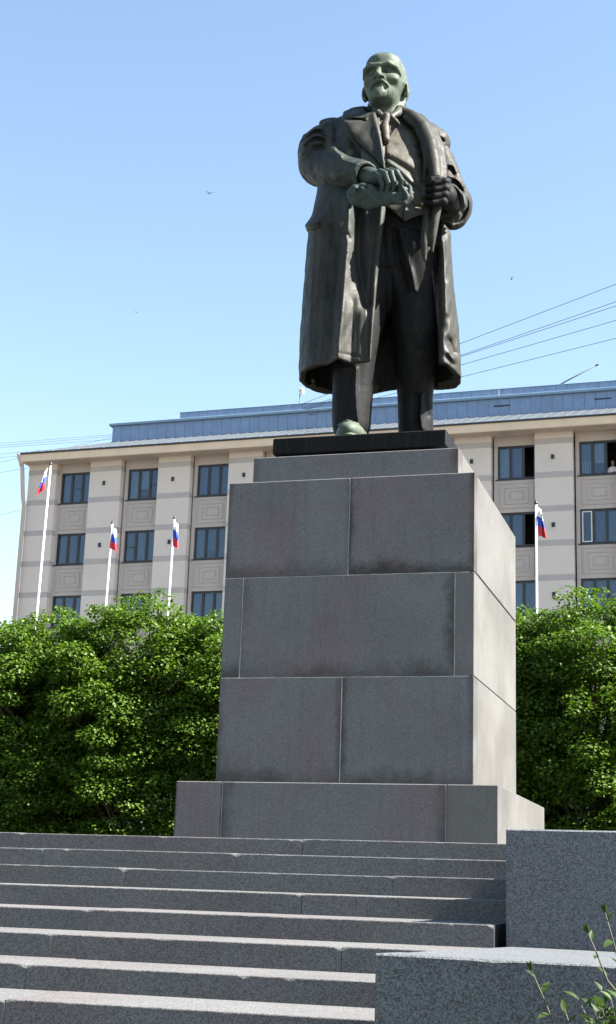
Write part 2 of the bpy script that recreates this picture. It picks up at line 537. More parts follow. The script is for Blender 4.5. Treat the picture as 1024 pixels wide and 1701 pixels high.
# pilasters with grey bands and small vents
pme = box((0, 0, 0), (PILW, REC+0.3, ZS+0.1), 0.01)
lme = box((0, 0, 0), (1.70, REC+0.3, ZS+0.1), 0.01)
bme, ble = box((0, 0, 0), (PILW+0.006, REC+0.2, 0.29), 0.004), box((0, 0, 0), (1.706, REC+0.2, 0.29), 0.004)
vme = box((0, 0, 0), (0.30, 0.03, 0.34), 0.008)
gme = MB().box((0, 0, 0), (0.17, 0.02, 0.24))
for j in range(5): gme.box((0, -0.012, 0.02+0.045*j), (0.17, 0.0, 0.04+0.045*j))
gme = gme.mesh()
pils = [UA]+[PIL0+PITCH*k for k in range(9)]
for k, u in enumerate(pils):
    left = (k == 0)
    p_ = bobj("pilaster", lme if left else pme, "wall_paint", (u, 0, 0))
    for i in range(9):
        obj("band", ble if left else bme, M["band_paint"], p_, (-0.003, -0.012, E+21.66-1.71*i))
    if not left:
        for i in range(3):
            v_ = bobj("wall_vent", vme, "wall_paint", (u+0.74, -0.028, E+20.82-3.43*i))
            obj("grille", gme, M["dark_metal"], v_, (0.065, -0.008, 0.05))
bobj("side_wall", mk(*box_geo((UA+0.02, 0.70, 0), (UB, 13.0, ZS+0.25))), "wall_paint") if False else None
bobj("left_wall", box((UA+0.01, REC+0.302, 0), (UA+0.4, 13.0, ZS+0.05)), "wall_paint")
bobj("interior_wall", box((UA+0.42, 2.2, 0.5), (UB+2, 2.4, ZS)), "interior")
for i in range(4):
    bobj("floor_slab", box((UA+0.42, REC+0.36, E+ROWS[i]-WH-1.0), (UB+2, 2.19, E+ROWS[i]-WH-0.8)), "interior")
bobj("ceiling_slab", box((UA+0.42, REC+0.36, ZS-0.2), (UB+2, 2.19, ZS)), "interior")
# windows
fw, fd, mw = 0.092, 0.10, 0.07
def window_frame(splits):
    mb = MB()
    mb.box((0, 0, 0), (WW, fd, fw)); mb.box((0, 0, WH-fw), (WW, fd, WH))
    mb.box((0, 0.001, fw), (fw, fd-0.001, WH-fw)); mb.box((WW-fw, 0.001, fw), (WW, fd-0.001, WH-fw))
    for s in splits:
        mb.box((s-mw, 0.002, fw), (s+mw, fd-0.002, WH-fw))
    return mb.mesh()
SPL = (0.64, 1.27)
frame_me = window_frame(SPL)
sill_me = box((-0.10, -0.14, -0.07), (WW+0.06, 0.02, -0.004), 0.01)
cells = ((fw, SPL[0]-mw), (SPL[0]+mw, SPL[1]-mw), (SPL[1]+mw, WW-fw))
def pane_me(c): return box((c[0], 0.04, fw), (c[1], 0.052, WH-fw))
PANES = [pane_me(c) for c in cells]
def curtain_me(c, z0, z1, seed):
    r_ = random.Random(seed)
    n = 14
    v, f = [], []
    for i in range(n+1):
        x = c[0]-0.03+(c[1]-c[0]+0.06)*i/n
        y = 0.17+0.028*math.sin(i*1.9+seed)+r_.uniform(-.008, .008)
        v += [(x, y, z0), (x, y*0.98+0.003, z1)]
    for i in range(n):
        f.append((2*i, 2*i+2, 2*i+3, 2*i+1))
    return mk(v, f, True)
# what hangs behind each pane: (row, column) -> three entries; 'open' leaves the casement out
LOOK = {(0, 0): ("sheer", "grey+bar", "blue"), (0, 1): ("white", "halfwhite", "dark+bar"), (0, 2): ("lilac", "lilac", "blue"),
        (1, 0): ("blue", "violet", "violet"), (1, 1): ("grey+bar", "sheer", "blue"), (1, 2): ("sheer", "half", "grey"),
        (2, 0): ("grey", "blue", "blue"), (2, 1): ("blue", "sheer", "grey"), (2, 2): ("blue", "blue", "sheer"),
        (0, 6): ("white", "lilac", "open"), (1, 6): ("grey", "blue", "open"), (2, 6): ("grey", "sheer", "blue"),
        (0, 7): ("sheer+low", "halfwhite", "person"), (1, 7): ("casement", "blue", "sheer"), (2, 7): ("grey", "blue", "blue")}
kinds = ["sheer", "blue", "grey", "lilac", "white", "dark"]
for k, u0 in enumerate(bays):
    for i in range(4):
        r_ = random.Random(k*7+i)
        look = LOOK.get((i, k)) or tuple(r_.choice(kinds) for _ in range(3))
        w = bobj("window", frame_me, "frame", (u0+0.13, REC+0.10, E+ROWS[i]-WH))
        obj("sill", sill_me, M["dark_metal"], w)
        for j in range(3):
            kind = look[j]
            c = cells[j]
            if kind in ("open", "person"):
                # casement swung into the room
                me = MB().box((c[1]-0.05, 0.11, fw), (c[1], 0.11+c[1]-c[0], WH-fw), 0.01).mesh()
                obj("open_casement", me, M["frame"], w)
                continue
            if kind == "casement":
                mb = MB()
                for lo, hi in (((c[0], -0.02, fw), (c[0]+.05, .03, WH-fw)), ((c[1]-.05, -0.02, fw), (c[1], .03, WH-fw)), ((c[0]+.05, -0.02, fw), (c[1]-.05, .03, fw+.05)), ((c[0]+.05, -0.02, WH-fw-.05), (c[1]-.05, .03, WH-fw))):
                    mb.box(lo, hi)
                obj("casement_frame", mb.mesh(), M["white_frame"], w)
            obj("pane", PANES[j], M["glass"], w)
            base = kind.split("+")[0]
            if "bar" in kind:
                obj("glazing_bar", MB().box((c[0], 0.02, WH*0.47), (c[1], 0.06, WH*0.47+0.04)).mesh(), M["frame"], w)
            if base in ("half", "halfwhite"):
                obj("blind", curtain_me(c, fw+(0.55 if base == "halfwhite" else 0.40), WH-fw, k*9+j), CURT["white" if base == "halfwhite" else "blue"], w)
            elif base in CURT:
                obj("curtain", curtain_me(c, fw-0.03, WH-fw+0.05, k*31+i*7+j), CURT[base], w)
            if "low" in kind:
                obj("net_curtain", curtain_me(c, fw, fw+0.65, k+j), CURT["white"], w)
# eave, gutter and roof
OV = 0.78
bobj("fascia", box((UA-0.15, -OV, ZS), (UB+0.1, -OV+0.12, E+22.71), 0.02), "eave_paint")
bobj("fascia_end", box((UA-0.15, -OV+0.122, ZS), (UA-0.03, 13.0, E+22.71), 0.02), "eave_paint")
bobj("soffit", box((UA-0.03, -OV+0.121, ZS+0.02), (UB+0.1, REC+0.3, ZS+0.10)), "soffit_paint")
gut = bobj("gutter", box((UA-0.2, -OV-0.07, E+22.66), (UB+0.1, -OV-0.002, E+22.76), 0.02), "dark_metal")
hook = box((0, 0, 0), (0.05, 0.10, 0.10))
nn = int((UB-UA)/0.75)
for i in range(nn): obj("gutter_hook", hook, M["attic_trim"], gut, (UA+0.3+0.75*i, -OV-0.062, E+22.70))
AT, AW = 2.5, 0.55                                     # attic set back, sheet width
z_e, z_a = E+22.765, E+24.13
ua0 = -12.55
def sheet(u0, u1, ub0, ub1):
    return mk([(u0, -OV, z_e), (u1, -OV, z_e), (ub1, AT, z_a), (ub0, AT, z_a)], [(0, 1, 2, 3)])
u = UA-0.15
while u < UB:
    # hipped at the left end: the upper end of a sheet cannot lie left of the attic
    a0, a1 = max(u, ua0), max(u+AW, ua0)
    if a1-a0 > 0.01 or True:
        t0 = min(1.0, (u-(UA-0.15))/(ua0-(UA-0.15))) if u < ua0 else 1.0
        t1 = min(1.0, (u+AW-(UA-0.15))/(ua0-(UA-0.15))) if u+AW < ua0 else 1.0
        P0 = (u, -OV, z_e); P1 = (u+AW-0.012, -OV, z_e)
        Q0 = (u, -OV+(AT+OV)*t0, z_e+(z_a-z_e)*t0); Q1 = (u+AW-0.012, -OV+(AT+OV)*t1, z_e+(z_a-z_e)*t1)
        rs = bobj("roof_sheet", mk([P0, P1, Q1, Q0], [(0, 1, 2, 3)]), "roof_sheet")
        obj("standing_seam", MB().tube([(u, -OV, z_e+.015), (Q0[0], Q0[1], Q0[2]+.015)], 0.016, 4).mesh(), M["roof_sheet"], rs)
    u += AW
bobj("roof_hip", mk([(UA-0.15, -OV, z_e), (ua0, AT, z_a), (ua0, 13, z_a), (UA-0.15, 13, z_e)], [(0, 1, 2, 3)]), "roof_sheet")
# blue metal attic: cladding panels, trim, set-back parapet
za2, zt2, zu2 = E+25.05, E+25.20, E+25.60
bobj("attic_wall", box((ua0+0.02, AT+0.03, z_a-0.3), (UB+0.1, 11.0, za2)), "attic_trim")
pan = mk(*box_geo((0.006, 0, 0), (AW-0.006, 0.026, za2-z_a), 0.006))
pan2 = mk(*box_geo((0.006, 0, 0), (AW-0.006, 0.026, zu2-zt2-0.03), 0.006))
n1 = int((UB-ua0)/AW)
for i in range(n1):
    bobj("attic_panel", pan, "attic_metal", (ua0+AW*i, AT+0.002+rnd.uniform(-.003, .003), z_a))
bobj("attic_trim", box((ua0-0.16, AT-0.16, za2), (UB+0.1, 11.0, zt2), 0.02), "attic_trim")
ub0 = -8.48
bobj("parapet_wall", box((ub0, AT+0.06, zt2), (UB+0.1, 10.5, zu2-0.03)), "attic_trim")
bobj("parapet_cap", box((ub0-0.03, AT+0.0, zu2-0.028), (UB+0.12, 10.6, zu2+0.01), 0.008), "attic_trim")
n2 = int((UB-ub0)/AW)
for i in range(n2):
    bobj("parapet_panel", pan2, "attic_metal", (ub0+AW*i, AT+0.03+rnd.uniform(-.003, .003), zt2))
for u in (9.2, 14.35):
    bobj("attic_slot", box((u, AT-0.012, E+24.62), (u+0.85, AT-0.001, E+24.70)), "dark_metal")
bobj("light_strip", box((9.42, AT+0.02, zt2+0.02), (9.50, AT+0.028, zu2-0.05)), "pole_white")
# rain pipe with hopper at the left corner
pz = E+22.45
pp = MB()
pp.tube([(UA-0.20, -OV+0.22, pz-0.15), (UA-0.16, -OV+0.30, E+21.9), (UA-0.02, -0.40, E+20.3), (UA-0.04, -0.18, E+19.9), (UA-0.06, -0.16, 0.3)], 0.115, 12)
pipe = bobj("drainpipe", pp.mesh(True), "pipe_metal")
hv, hf = lathe_geo([(0.11, -0.35), (0.13, -0.22), (0.27, 0.10), (0.29, 0.30), (0.27, 0.30)], 14)
hm = mk([(x+UA-0.20, y-OV+0.22, z+pz) for x, y, z in hv], hf, True)
obj("hopper", hm, M["pipe_metal"], pipe)

# ------------------------------------------------------------------ rooftop pieces
def lamp():
    t = tag(empty("rooftop_floodlight", (-22.52, 73.6, E+25.2)), "small floodlight on a thin post standing on the blue attic roof", "floodlight")
    obj("post", MB().tube([(0, 0, 0), (0.02, 0, 1.35)], 0.03, 6).mesh(True), M["dark_metal"], t)
    obj("lamp_head", mk(*box_geo((-0.02, -0.16, 1.30), (0.24, 0.10, 1.62), 0.05)), M["pipe_metal"], t)
    obj("bracket", MB().tube([(0.02, 0, 1.28), (0.12, 0, 1.45)], 0.03, 6).mesh(), M["dark_metal"], t)
lamp()
rod = tag(empty("rooftop_pole", (-9.06, 72.9, 27.1)), "slanting dark pole rising from the roof parapet at the right", "pole")
obj("shaft", MB().tube([(-0.3, 0, -0.2), (1.2, 0, 0.62), (2.71, 0, 1.36)], [0.045, 0.04, 0.03], 8).mesh(True), M["wire"], rod)
obj("tip", MB().tube([(2.70, 0, 1.355), (2.86, 0, 1.43)], [0.05, 0.04], 8).mesh(True), M["wire"], rod)

def wire(a, b, sag, label, group, rad=0.012):
    a, b = Vector(a), Vector(b)
    pts = []
    for i in range(25):
        t = i/24
        p = a.lerp(b, t); p.z -= sag*4*t*(1-t)
        pts.append(p-a)
    o = obj("overhead_wire", MB().tube(pts, rad, 5).mesh(True), M["wire"], None, a)
    tag(o, label, "wire", group)
    return o
G = "overhead wires at the right"
ends = [((-22.66, 73.0, 27.22), (-4.30, 59.68, 27.22)), ((-22.64, 73.0, 26.86), (-4.39, 60.75, 26.86)), ((-22.65, 73.0, 26.98), (-4.45, 61.51, 26.98)),
        ((-22.64, 73.0, 26.87), (-4.57, 62.93, 26.87)), ((-22.63, 73.0, 26.56), (-4.69, 64.34, 26.56))]
labs = ["topmost of the overhead wires crossing the sky right of the statue", "upper wire of the close pair crossing the sky right of the statue",
        "lower wire of the close pair crossing the sky right of the statue", "lone wire just under the close pair, right of the statue",
        "lowest overhead wire, meeting the coat hem at the right"]
for (a, b), lb in zip(ends, labs):
    a, b = Vector(a), Vector(b)
    d = b-a
    wire(a, b+d*1.6, 0.0, lb, G, 0.013)
G2 = "overhead wires at the left"
for (z0, z1, lb) in ((38.52, 38.71, "topmost of the thin wires left of the building roof"), (38.30, 38.55, "second thin wire from the top, left of the building roof"),
                     (38.14, 38.28, "third thin wire from the top, left of the building roof"), (37.53, 37.90, "thin wire running just above the left eave corner"),
                     (37.20, 37.62, "thin wire passing behind the left eave corner"), (36.77, 38.4, "thin steep wire meeting the rain hopper"),
                     (35.84, 36.98, "thin wire passing below the rain hopper"), (31.96, 33.9, "lowest thin wire left of the building, beside the rain pipe")):
    sl_ = (z1-z0)/10.3
    wire((-72, 110, z0-11.3*sl_), (-48, 110, z0+12.7*sl_), 0.03, lb, G2)

# ------------------------------------------------------------------ flagpoles and flags
def flagpole(x, y, zt, lean, label):
    t = tag(empty("flagpole", (x-lean*zt, y, 0)), label, "flagpole", "flagpoles behind the trees")
    obj("pole", MB().tube([(0, 0, 0), (lean*zt*.5, 0, zt*.5), (lean*zt, 0, zt)], [0.050, 0.045, 0.032], 10).mesh(True), M["pole_white"], t)
    v, f = lathe_geo([(0.035, 0.0), (0.055, 0.02), (0.055, 0.06), (0.035, 0.08), (0.02, 0.14)], 10)
    obj("finial", mk([(a+lean*zt, b, c+zt) for a, b, c in v], f, True), M["dark_metal"], t)
    return t
def flag(x, y, zt, lean, label, side=1, width=0.30, hoist=0.62, drop=0.72, seed=1, blow=0.0):
    """a limp tricolour: three horizontal stripes that hang in folds from the hoist"""
    r_ = random.Random(seed)
    t = tag(empty("flag", (x, y, zt)), label, "flag", "white, blue and red flags")
    nu, nv = 14, 5
    for j, (nm, mat) in enumerate((("white_stripe", "flag_white"), ("blue_stripe", "flag_blue"), ("red_stripe", "flag_red"))):
        v, f = [], []
        for a in range(nu+1):
            s = a/nu
            for b in range(nv+1):
                q = (j+b/nv)/3.0                        # 0 top of the hoist .. 1 bottom
                fall = drop*(s**0.8)
                z = -0.06-q*hoist*(1-0.15*s)-fall
                prof = math.sin(min(1, s*1.15)*math.pi*0.62)
                xx = side*(width*prof*(0.45+0.55*q) + 0.02+0.035*math.sin(s*9+q*2+seed)) + blow*(-z)
                yy = -0.06-0.07*math.sin(s*11.0+q*3.0+seed*1.7)*(0.3+s)-0.03*j*s
                xx -= lean*(-z)
                v.append((xx, yy, z))
        for a in range(nu):
            for b in range(nv):
                i0 = a*(nv+1)+b
                f.append((i0, i0+1, i0+nv+2, i0+nv+1))
        obj(nm, mk(v, f, True), M[mat], t)
    return t
fp = [(-21.26, 42, 14.86, 0.016, "leftmost white flagpole, the tallest, near the building corner", "flag on the leftmost pole, red tip blown to the left", -1, 0.22),
      (-21.64, 48, 14.40, 0.013, "white flagpole in front of the second window column from the left", "limp flag hanging between the first and second window columns", 1, 0.26),
      (-18.83, 47, 14.22, 0.012, "white flagpole just left of the third window column", "limp mostly white flag just left of the third window column", 1, 0.22),
      (-5.47, 42, 12.89, 0.0, "white flagpole right of the pedestal", "limp flag on the pole right of the pedestal", 1, 0.24)]
for i, (x, y, zt, ln, l1, l2, sd, wd) in enumerate(fp):
    flagpole(x, y, zt, ln, l1)
    flag(x+sd*0.03, y-0.02, zt, ln, l2, sd, wd, (0.78, 0.88, 0.95, 0.90)[i], (0.34, 0.30, 0.26, 0.24)[i], i+2, (-0.07, 0, 0, 0)[i])

# ------------------------------------------------------------------ birds
def bird(loc, s, rz, label):
    o = empty("bird", loc, rz)
    tag(o, label, "bird", "swifts in the sky")
    v, f = lathe_geo([(0.004, -0.16), (0.03, -0.10), (0.05, 0.0), (0.045, 0.08), (0.02, 0.15), (0.004, 0.18)], 8)
    obj("body", mk([(a*s, c*s, b*s) for a, b, c in v], f, True), M["wire"], o)
    for sx in (1, -1):
        w = [(0.02*sx, 0.07, 0), (0.02*sx, -0.03, 0), (0.14*sx, -0.02, 0.09), (0.14*sx, 0.07, 0.09), (0.36*sx, -0.10, 0.16), (0.34*sx, -0.03, 0.16)]
        w = w+[(a, b, c-0.012) for a, b, c in w]
        obj("wing", mk([(a*s, b*s, c*s) for a, b, c in w], [(0, 1, 2, 3), (3, 2, 4, 5), (6, 9, 8, 7), (9, 11, 10, 8), (1, 7, 8, 2), (2, 8, 10, 4), (0, 3, 9, 6), (3, 5, 11, 9), (4, 10, 11, 5)]), M["wire"], o)
    obj("tail", mk([(-0.02*s, -0.15*s, 0), (0.02*s, -0.15*s, 0), (0.05*s, -0.27*s, 0), (0, -0.21*s, 0), (-0.05*s, -0.27*s, 0), (0, -0.15*s, 0.012*s)], [(0, 1, 2, 3, 4), (0, 5, 1), (1, 5, 3, 2), (0, 4, 3, 5)]), M["wire"], o)
bird((-23.21, 60, 33.65), 0.55, 0.7, "small dark bird in flight high in the sky left of the statue")
bird((-8.83, 60, 27.98), 0.4, 2.0, "tiny dark bird in the sky above the wires at the right")
bird((-35.41, 80, 36.59), 0.4, 1.0, "tiny dark bird low in the sky at the far left")

# ------------------------------------------------------------------ trees
def leaf_cloud(clumps, seed, size=0.064):
    """leaf blades as one mesh: every clump is a flattened spray of folded, pointed leaves"""
    g = np.random.default_rng(seed)
    Vs, n0, Fs = [], 0, []
    for (c, r_, n) in clumps:
        n = int(n)
        d = g.normal(size=(n, 3)); d /= np.linalg.norm(d, axis=1)[:, None]
        rr = g.uniform(0.25, 1, n)**0.5
        pos = np.array(c)+d*rr[:, None]*np.array([r_, r_, r_*0.55])
        up = np.array([0, 0, 1.0])+g.normal(size=(n, 3))*0.42+d*np.array([.45, .45, .15])
        up /= np.linalg.norm(up, axis=1)[:, None]
        ax = d*np.array([1, 1, 0.2])+g.normal(size=(n, 3))*0.5+np.array([0, 0, -0.35])
        ax -= (ax*up).sum(1)[:, None]*up
        ax /= np.linalg.norm(ax, axis=1)[:, None]
        sd = np.cross(up, ax)
        L = size*g.uniform(0.65, 1.25, n)[:, None]
        W = L*g.uniform(0.40, 0.52, n)[:, None]
        fold = L*g.uniform(0.03, 0.16, n)[:, None]
        b = pos
        tip = pos+ax*L-up*fold*1.2
        l1 = pos+ax*L*0.30+sd*W+up*fold; r1 = pos+ax*L*0.30-sd*W+up*fold
        l2 = pos+ax*L*0.62+sd*W*0.72+up*fold*0.4; r2 = pos+ax*L*0.62-sd*W*0.72+up*fold*0.4
        Vs.append(np.stack([b, l1, l2, tip, r2, r1], 1).reshape(-1, 3))
        base = n0+6*np.arange(n)[:, None]
        Fs.append(np.concatenate([base+np.array([[0, 3, 2, 1]]), base+np.array([[0, 5, 4, 3]])], 1).reshape(-1, 4))
        n0 += 6*n
    V = np.concatenate(Vs); F = np.concatenate(Fs)
    me = bpy.data.meshes.new("leaves")
    me.vertices.add(len(V)); me.vertices.foreach_set("co", V.astype(np.float32).ravel())
    me.loops.add(F.size); me.loops.foreach_set("vertex_index", F.astype(np.int32).ravel())
    me.polygons.add(len(F))
    me.polygons.foreach_set("loop_start", (4*np.arange(len(F))).astype(np.int32))
    me.update(calc_edges=True); me.validate()
    return me
def make_tree(seed, h, w, dp):
    r_ = random.Random(seed)
    clumps, twigs = [], []
    n = 345
    for i in range(n):
        for _ in range(30):
            th = r_.uniform(0, 2*math.pi)
            zf = r_.uniform(0.13, 1.0)
            # outline: full shoulders, uneven top
            prof = (min(1, (zf-0.05)/0.22))**0.6*math.sqrt(max(0.0, 1-max(0, (zf-0.62)/0.44)**2.2))
            prof *= 1+0.16*math.sin(3*th+seed)+0.12*math.sin(5*th+zf*9+seed*2)
            rr = r_.uniform(0.35, 1.0)**0.5
            p = (w*prof*rr*math.cos(th), dp*prof*rr*math.sin(th), h*zf)
            if all((p[0]-q[0][0])**2+(p[1]-q[0][1])**2+2.2*(p[2]-q[0][2])**2 > 0.27**2 for q in clumps): break
        rad = r_.uniform(0.30, 0.52)*(0.8 if zf > 0.9 else 1)
        dens = 340*(rad/0.4)**2*(1.0 if zf > 0.45 else 0.75)
        clumps.append((p, rad, dens))
        if i % 4 == 0: twigs.append(p)
    for i in range(16):                                   # shoots that break the outline at the top
        th = r_.uniform(0, 2*math.pi); q = r_.uniform(0.1, 0.75)
        clumps.append(((w*q*math.cos(th), dp*q*math.sin(th), h*(1.05-0.22*q*q)+r_.uniform(-.1, .14)), r_.uniform(.12, .22), 34))
    return clumps, twigs
def tree(name, loc, seed, h, w, dp, label, rz=0.0, share=None):
    t = tag(empty(name, (loc[0], loc[1], 0), rz), label, "tree", "clipped leafy trees behind the pedestal")
    if share is None:
        clumps, twigs = make_tree(seed, h, w, dp)
        cm = leaf_cloud(clumps, seed)
        lb = MB(); tb_ = MB()
        r_ = random.Random(seed+5)
        tb_.tube([(0, 0, -0.1), (0.03, 0.02, h*0.14), (-0.02, 0.03, h*0.30), (0.03, 0, h*0.5), (0.0, 0.02, h*0.8)], [0.15, 0.12, 0.10, 0.07, 0.025], 10)
        for p in twigs:
            z0 = max(h*0.14, p[2]*r_.uniform(0.45, 0.75))
            q = Vector(p); s = Vector((0, 0, z0)); m_ = s.lerp(q, 0.5)+Vector((0, 0, 0.15))
            lb.tube([s, m_, q], [0.045, 0.028, 0.01], 5, False)
        share = (cm, tb_.mesh(True), lb.mesh(True))
    obj("crown", share[0], M["leaf"], t, (0, 0, loc[2]))["kind"] = "stuff"
    tr = obj("trunk", share[1], M["bark"], t)
    obj("limbs", share[2], M["bark"], t, (0, 0, loc[2]))["kind"] = "stuff"
    return share
TH = 6.78
T1 = tree("leafy_tree", (-15.2, 28.2, 0), 3, TH-0.10, 1.75, 1.5, "leftmost leafy tree, cut by the picture edge")
T2 = tree("leafy_tree", (-13.55, 27.6, 0), 8, TH+0.10, 1.55, 1.4, "leafy tree under the leftmost flagpole")
T3 = tree("leafy_tree", (-11.55, 27.7, 0), 21, TH+0.30, 1.75, 1.5, "broad leafy tree in front of the second window column")
tree("leafy_tree", (-9.75, 28.0, 0.3), 0, TH, 1.7, 1.5, "leafy tree tucked against the left side of the pedestal", 2.1, T1)
tree("leafy_tree", (-4.1, 28.2, 0), 0, TH, 1.5, 1.4, "leafy tree just right of the pedestal, below the right flagpole", 1.2, T2)
tree("leafy_tree", (-2.55, 27.5, -0.15), 0, TH, 1.7, 1.5, "taller leafy tree at the right, below the window with the person", 2.9, T3)
tree("leafy_tree", (-0.7, 28.0, 0), 0, TH, 1.7, 1.5, "rightmost leafy tree, cut by the picture edge", 0.6, T1)
tree("leafy_tree", (-7.0, 28.6, 0), 0, TH, 1.5, 1.4, "leafy tree mostly hidden behind the middle of the pedestal", 0.3, T2)

# ------------------------------------------------------------------ shrub in the right foreground
def blade(L, W, curl, fold):
    """one pointed leaf along +x, folded at the midrib"""
    v, f = [], []
    n = 6
    for i in range(n+1):
        s = i/n
        w = W*math.sin(math.pi*min(1, s*0.96+0.04))**0.8*(1-0.25*s)
        z = -curl*s*s*L
        v += [(s*L, -w, z+fold*w), (s*L, 0, z), (s*L, w, z+fold*w)]
    for i in range(n):
        a = i*3
        f += [(a, a+3, a+4, a+1), (a+1, a+4, a+5, a+2)]
    return mk(v, f, True)
BL = [blade(0.062, 0.016, 0.25, 0.35), blade(0.052, 0.015, 0.1, 0.55), blade(0.072, 0.019, 0.4, 0.25), blade(0.040, 0.009, -0.2, 0.9)]
shrub = tag(empty("leafy_shrub", (-0.42, 5.35, 0)), "young shrub with pointed leaves in the right foreground, in front of the granite block", "shrub")
SB = Vector((-0.42, 5.35, 0))
def sprig(tip, base, nleaf, seed, top_tuft=True, size=1.0):
    r_ = random.Random(seed)
    tip, base = Vector(tip)-SB, Vector(base)-SB
    mid = tip.lerp(base, 0.5)+Vector((0.0, 0, -0.03))
    path = [base, base.lerp(mid, .5)+Vector((.008, 0, 0)), mid, mid.lerp(tip, .55)+Vector((0, 0, .004)), tip]
    st = obj("stem", MB().tube(path, [0.006, 0.0045, 0.0035, 0.0025, 0.0012], 6).mesh(True), M["shrub_stem"], shrub)
    for i in range(nleaf):
        t = 0.25+0.75*(i+0.5)/nleaf
        k = min(3, int(t*4)); p = path[k].lerp(path[k+1], t*4-k)
        ang = i*2.4+r_.uniform(-.4, .4)
        d = (tip-base).normalized()
        side = Vector((math.cos(ang), math.sin(ang)*0.8, math.sin(ang)*0.6))
        ax = (d*0.6+side*0.8+Vector((0, 0, -0.1 if t < .8 else .3))).normalized()
        up = Vector((r_.uniform(-.3, .3), r_.uniform(-.5, .1), 1)); up = (up-ax*up.dot(ax)).normalized()
        m3 = Matrix((ax, up.cross(ax), up)).transposed()
        o = obj("leaf", BL[r_.randrange(3)], M["shrub_leaf"], shrub, p)
        o.rotation_euler = m3.to_euler()
        s = size*r_.uniform(.8, 1.2)*(1.15-0.45*t); o.scale = (s, s, s)
    if top_tuft:
        for a in (-0.25, 0.3):
            ax = ((tip-base).normalized()+Vector((a, 0, 0.25))).normalized()
            up = Vector((0, -1, .3)); up = (up-ax*up.dot(ax)).normalized()
            o = obj("leaf", BL[3], M["shrub_leaf"], shrub, tip)
            o.rotation_euler = Matrix((ax, up.cross(ax), up)).transposed().to_euler()
            o.scale = (0.85, 0.85, 0.85)
M["shrub_stem"] = plain("shrub_stem", (0.05, 0.045, 0.025), 0.6, 0, 0.3, 20)
sprig((-0.715, 5.30, 1.415), (-0.55, 5.33, 1.08), 5, 1)
sprig((-0.52, 5.28, 1.545), (-0.40, 5.33, 1.30), 4, 2)
sprig((-0.465, 5.32, 1.615), (-0.37, 5.36, 1.30), 4, 3)
sprig((-0.60, 5.26, 1.30), (-0.50, 5.32, 1.0), 7, 4, False)
for i in range(15):
    x = -0.57+0.033*i+rnd.uniform(-.02, .02)
    sprig((x, 5.33+rnd.uniform(-.16, .12), 1.31+0.16*max(0, x+0.56)/0.3+rnd.uniform(-.06, .04)), (-0.42+rnd.uniform(-.06, .12), 5.35, 0.95), 10, 30+i, False, 1.35)
for i in range(12):
    x = -0.50+0.013*i
    sprig((x+rnd.uniform(-.02, .02), 5.30+rnd.uniform(-.2, .1), rnd.uniform(1.22, 1.36)), (-0.42+rnd.uniform(-.05, .12), 5.35, 0.95), 10, 60+i, False, 1.3)
obj("stem", MB().tube([(0, 0, 0), (0.01, 0, .4), (0, 0.02, .95)], [0.016, 0.012, 0.008], 8).mesh(True), M["shrub_stem"], shrub)
for i in range(6):
    a = i*1.05
    obj("stem", MB().tube([(0, 0, 0.3+.05*i), (.1*math.cos(a), .1*math.sin(a), .65), (.12*math.cos(a), .12*math.sin(a), .95)], [0.009, 0.006, 0.004], 6).mesh(True), M["shrub_stem"], shrub)
# ------------------------------------------------------------------ the bronze statue, sculpted as distance fields
SC = np.array([-3.97, 16.30, E+4.99])                 # middle of the plate's top: the statue's origin
CAMP = np.array([0, 0, EYE])
def S(px, py, dy=0.0):
    """survey point: the place on the vertical plane dy behind the statue's axis that the photograph shows at px, py"""
    d = (px-512.0)/FPX*C_R-(py-850.5)/FPX*C_U+C_F
    return d*((SC[1]+dy)/d[1])+CAMP-SC
U0, V0, UW, VH = 480, 80, 320, 660
def project(X, Y, Z):
    x, y, z = X+(SC-CAMP)[0], Y+(SC-CAMP)[1], Z+(SC-CAMP)[2]
    w = x*C_F[0]+y*C_F[1]+z*C_F[2]
    u = 512+FPX*(x*C_R[0]+y*C_R[1]+z*C_R[2])/w
    v = 850.5-FPX*(x*C_U[0]+y*C_U[1]+z*C_U[2])/w
    return u, v
def look(img, u, v):
    a = np.clip(u-U0, 0, UW-1.001); b = np.clip(v-V0, 0, VH-1.001)
    i = a.astype(np.int32); j = b.astype(np.int32)
    fa = (a-i).astype(np.float32); fb = (b-j).astype(np.float32)
    return (img[j, i]*(1-fa)+img[j, i+1]*fa)*(1-fb)+(img[j+1, i]*(1-fa)+img[j+1, i+1]*fa)*fb
_gv, _gu = np.mgrid[V0:V0+VH, U0:U0+UW].astype(np.float32)
def seg2(p, a, b):
    ax, ay = a; bx, by = b
    dx, dy = bx-ax, by-ay
    t = np.clip(((p[0]-ax)*dx+(p[1]-ay)*dy)/max(1e-6, dx*dx+dy*dy), 0, 1)
    return np.hypot(p[0]-ax-t*dx, p[1]-ay-t*dy)
def line_dist(pts):
    d = np.full(_gu.shape, 1e6, np.float32)
    for a, b in zip(pts[:-1], pts[1:]): d = np.minimum(d, seg2((_gu, _gv), a, b))
    return d
def poly_sd(pts):
    d = line_dist(list(pts)+[pts[0]])
    ins = np.zeros(_gu.shape, bool)
    n = len(pts)
    for i in range(n):
        (x1, y1), (x2, y2) = pts[i], pts[(i+1) % n]
        if y1 == y2: continue
        c = ((y1 > _gv) != (y2 > _gv)) & (_gu < (x2-x1)*(_gv-y1)/(y2-y1)+x1)
        ins ^= c
    return np.where(ins, -d, d)
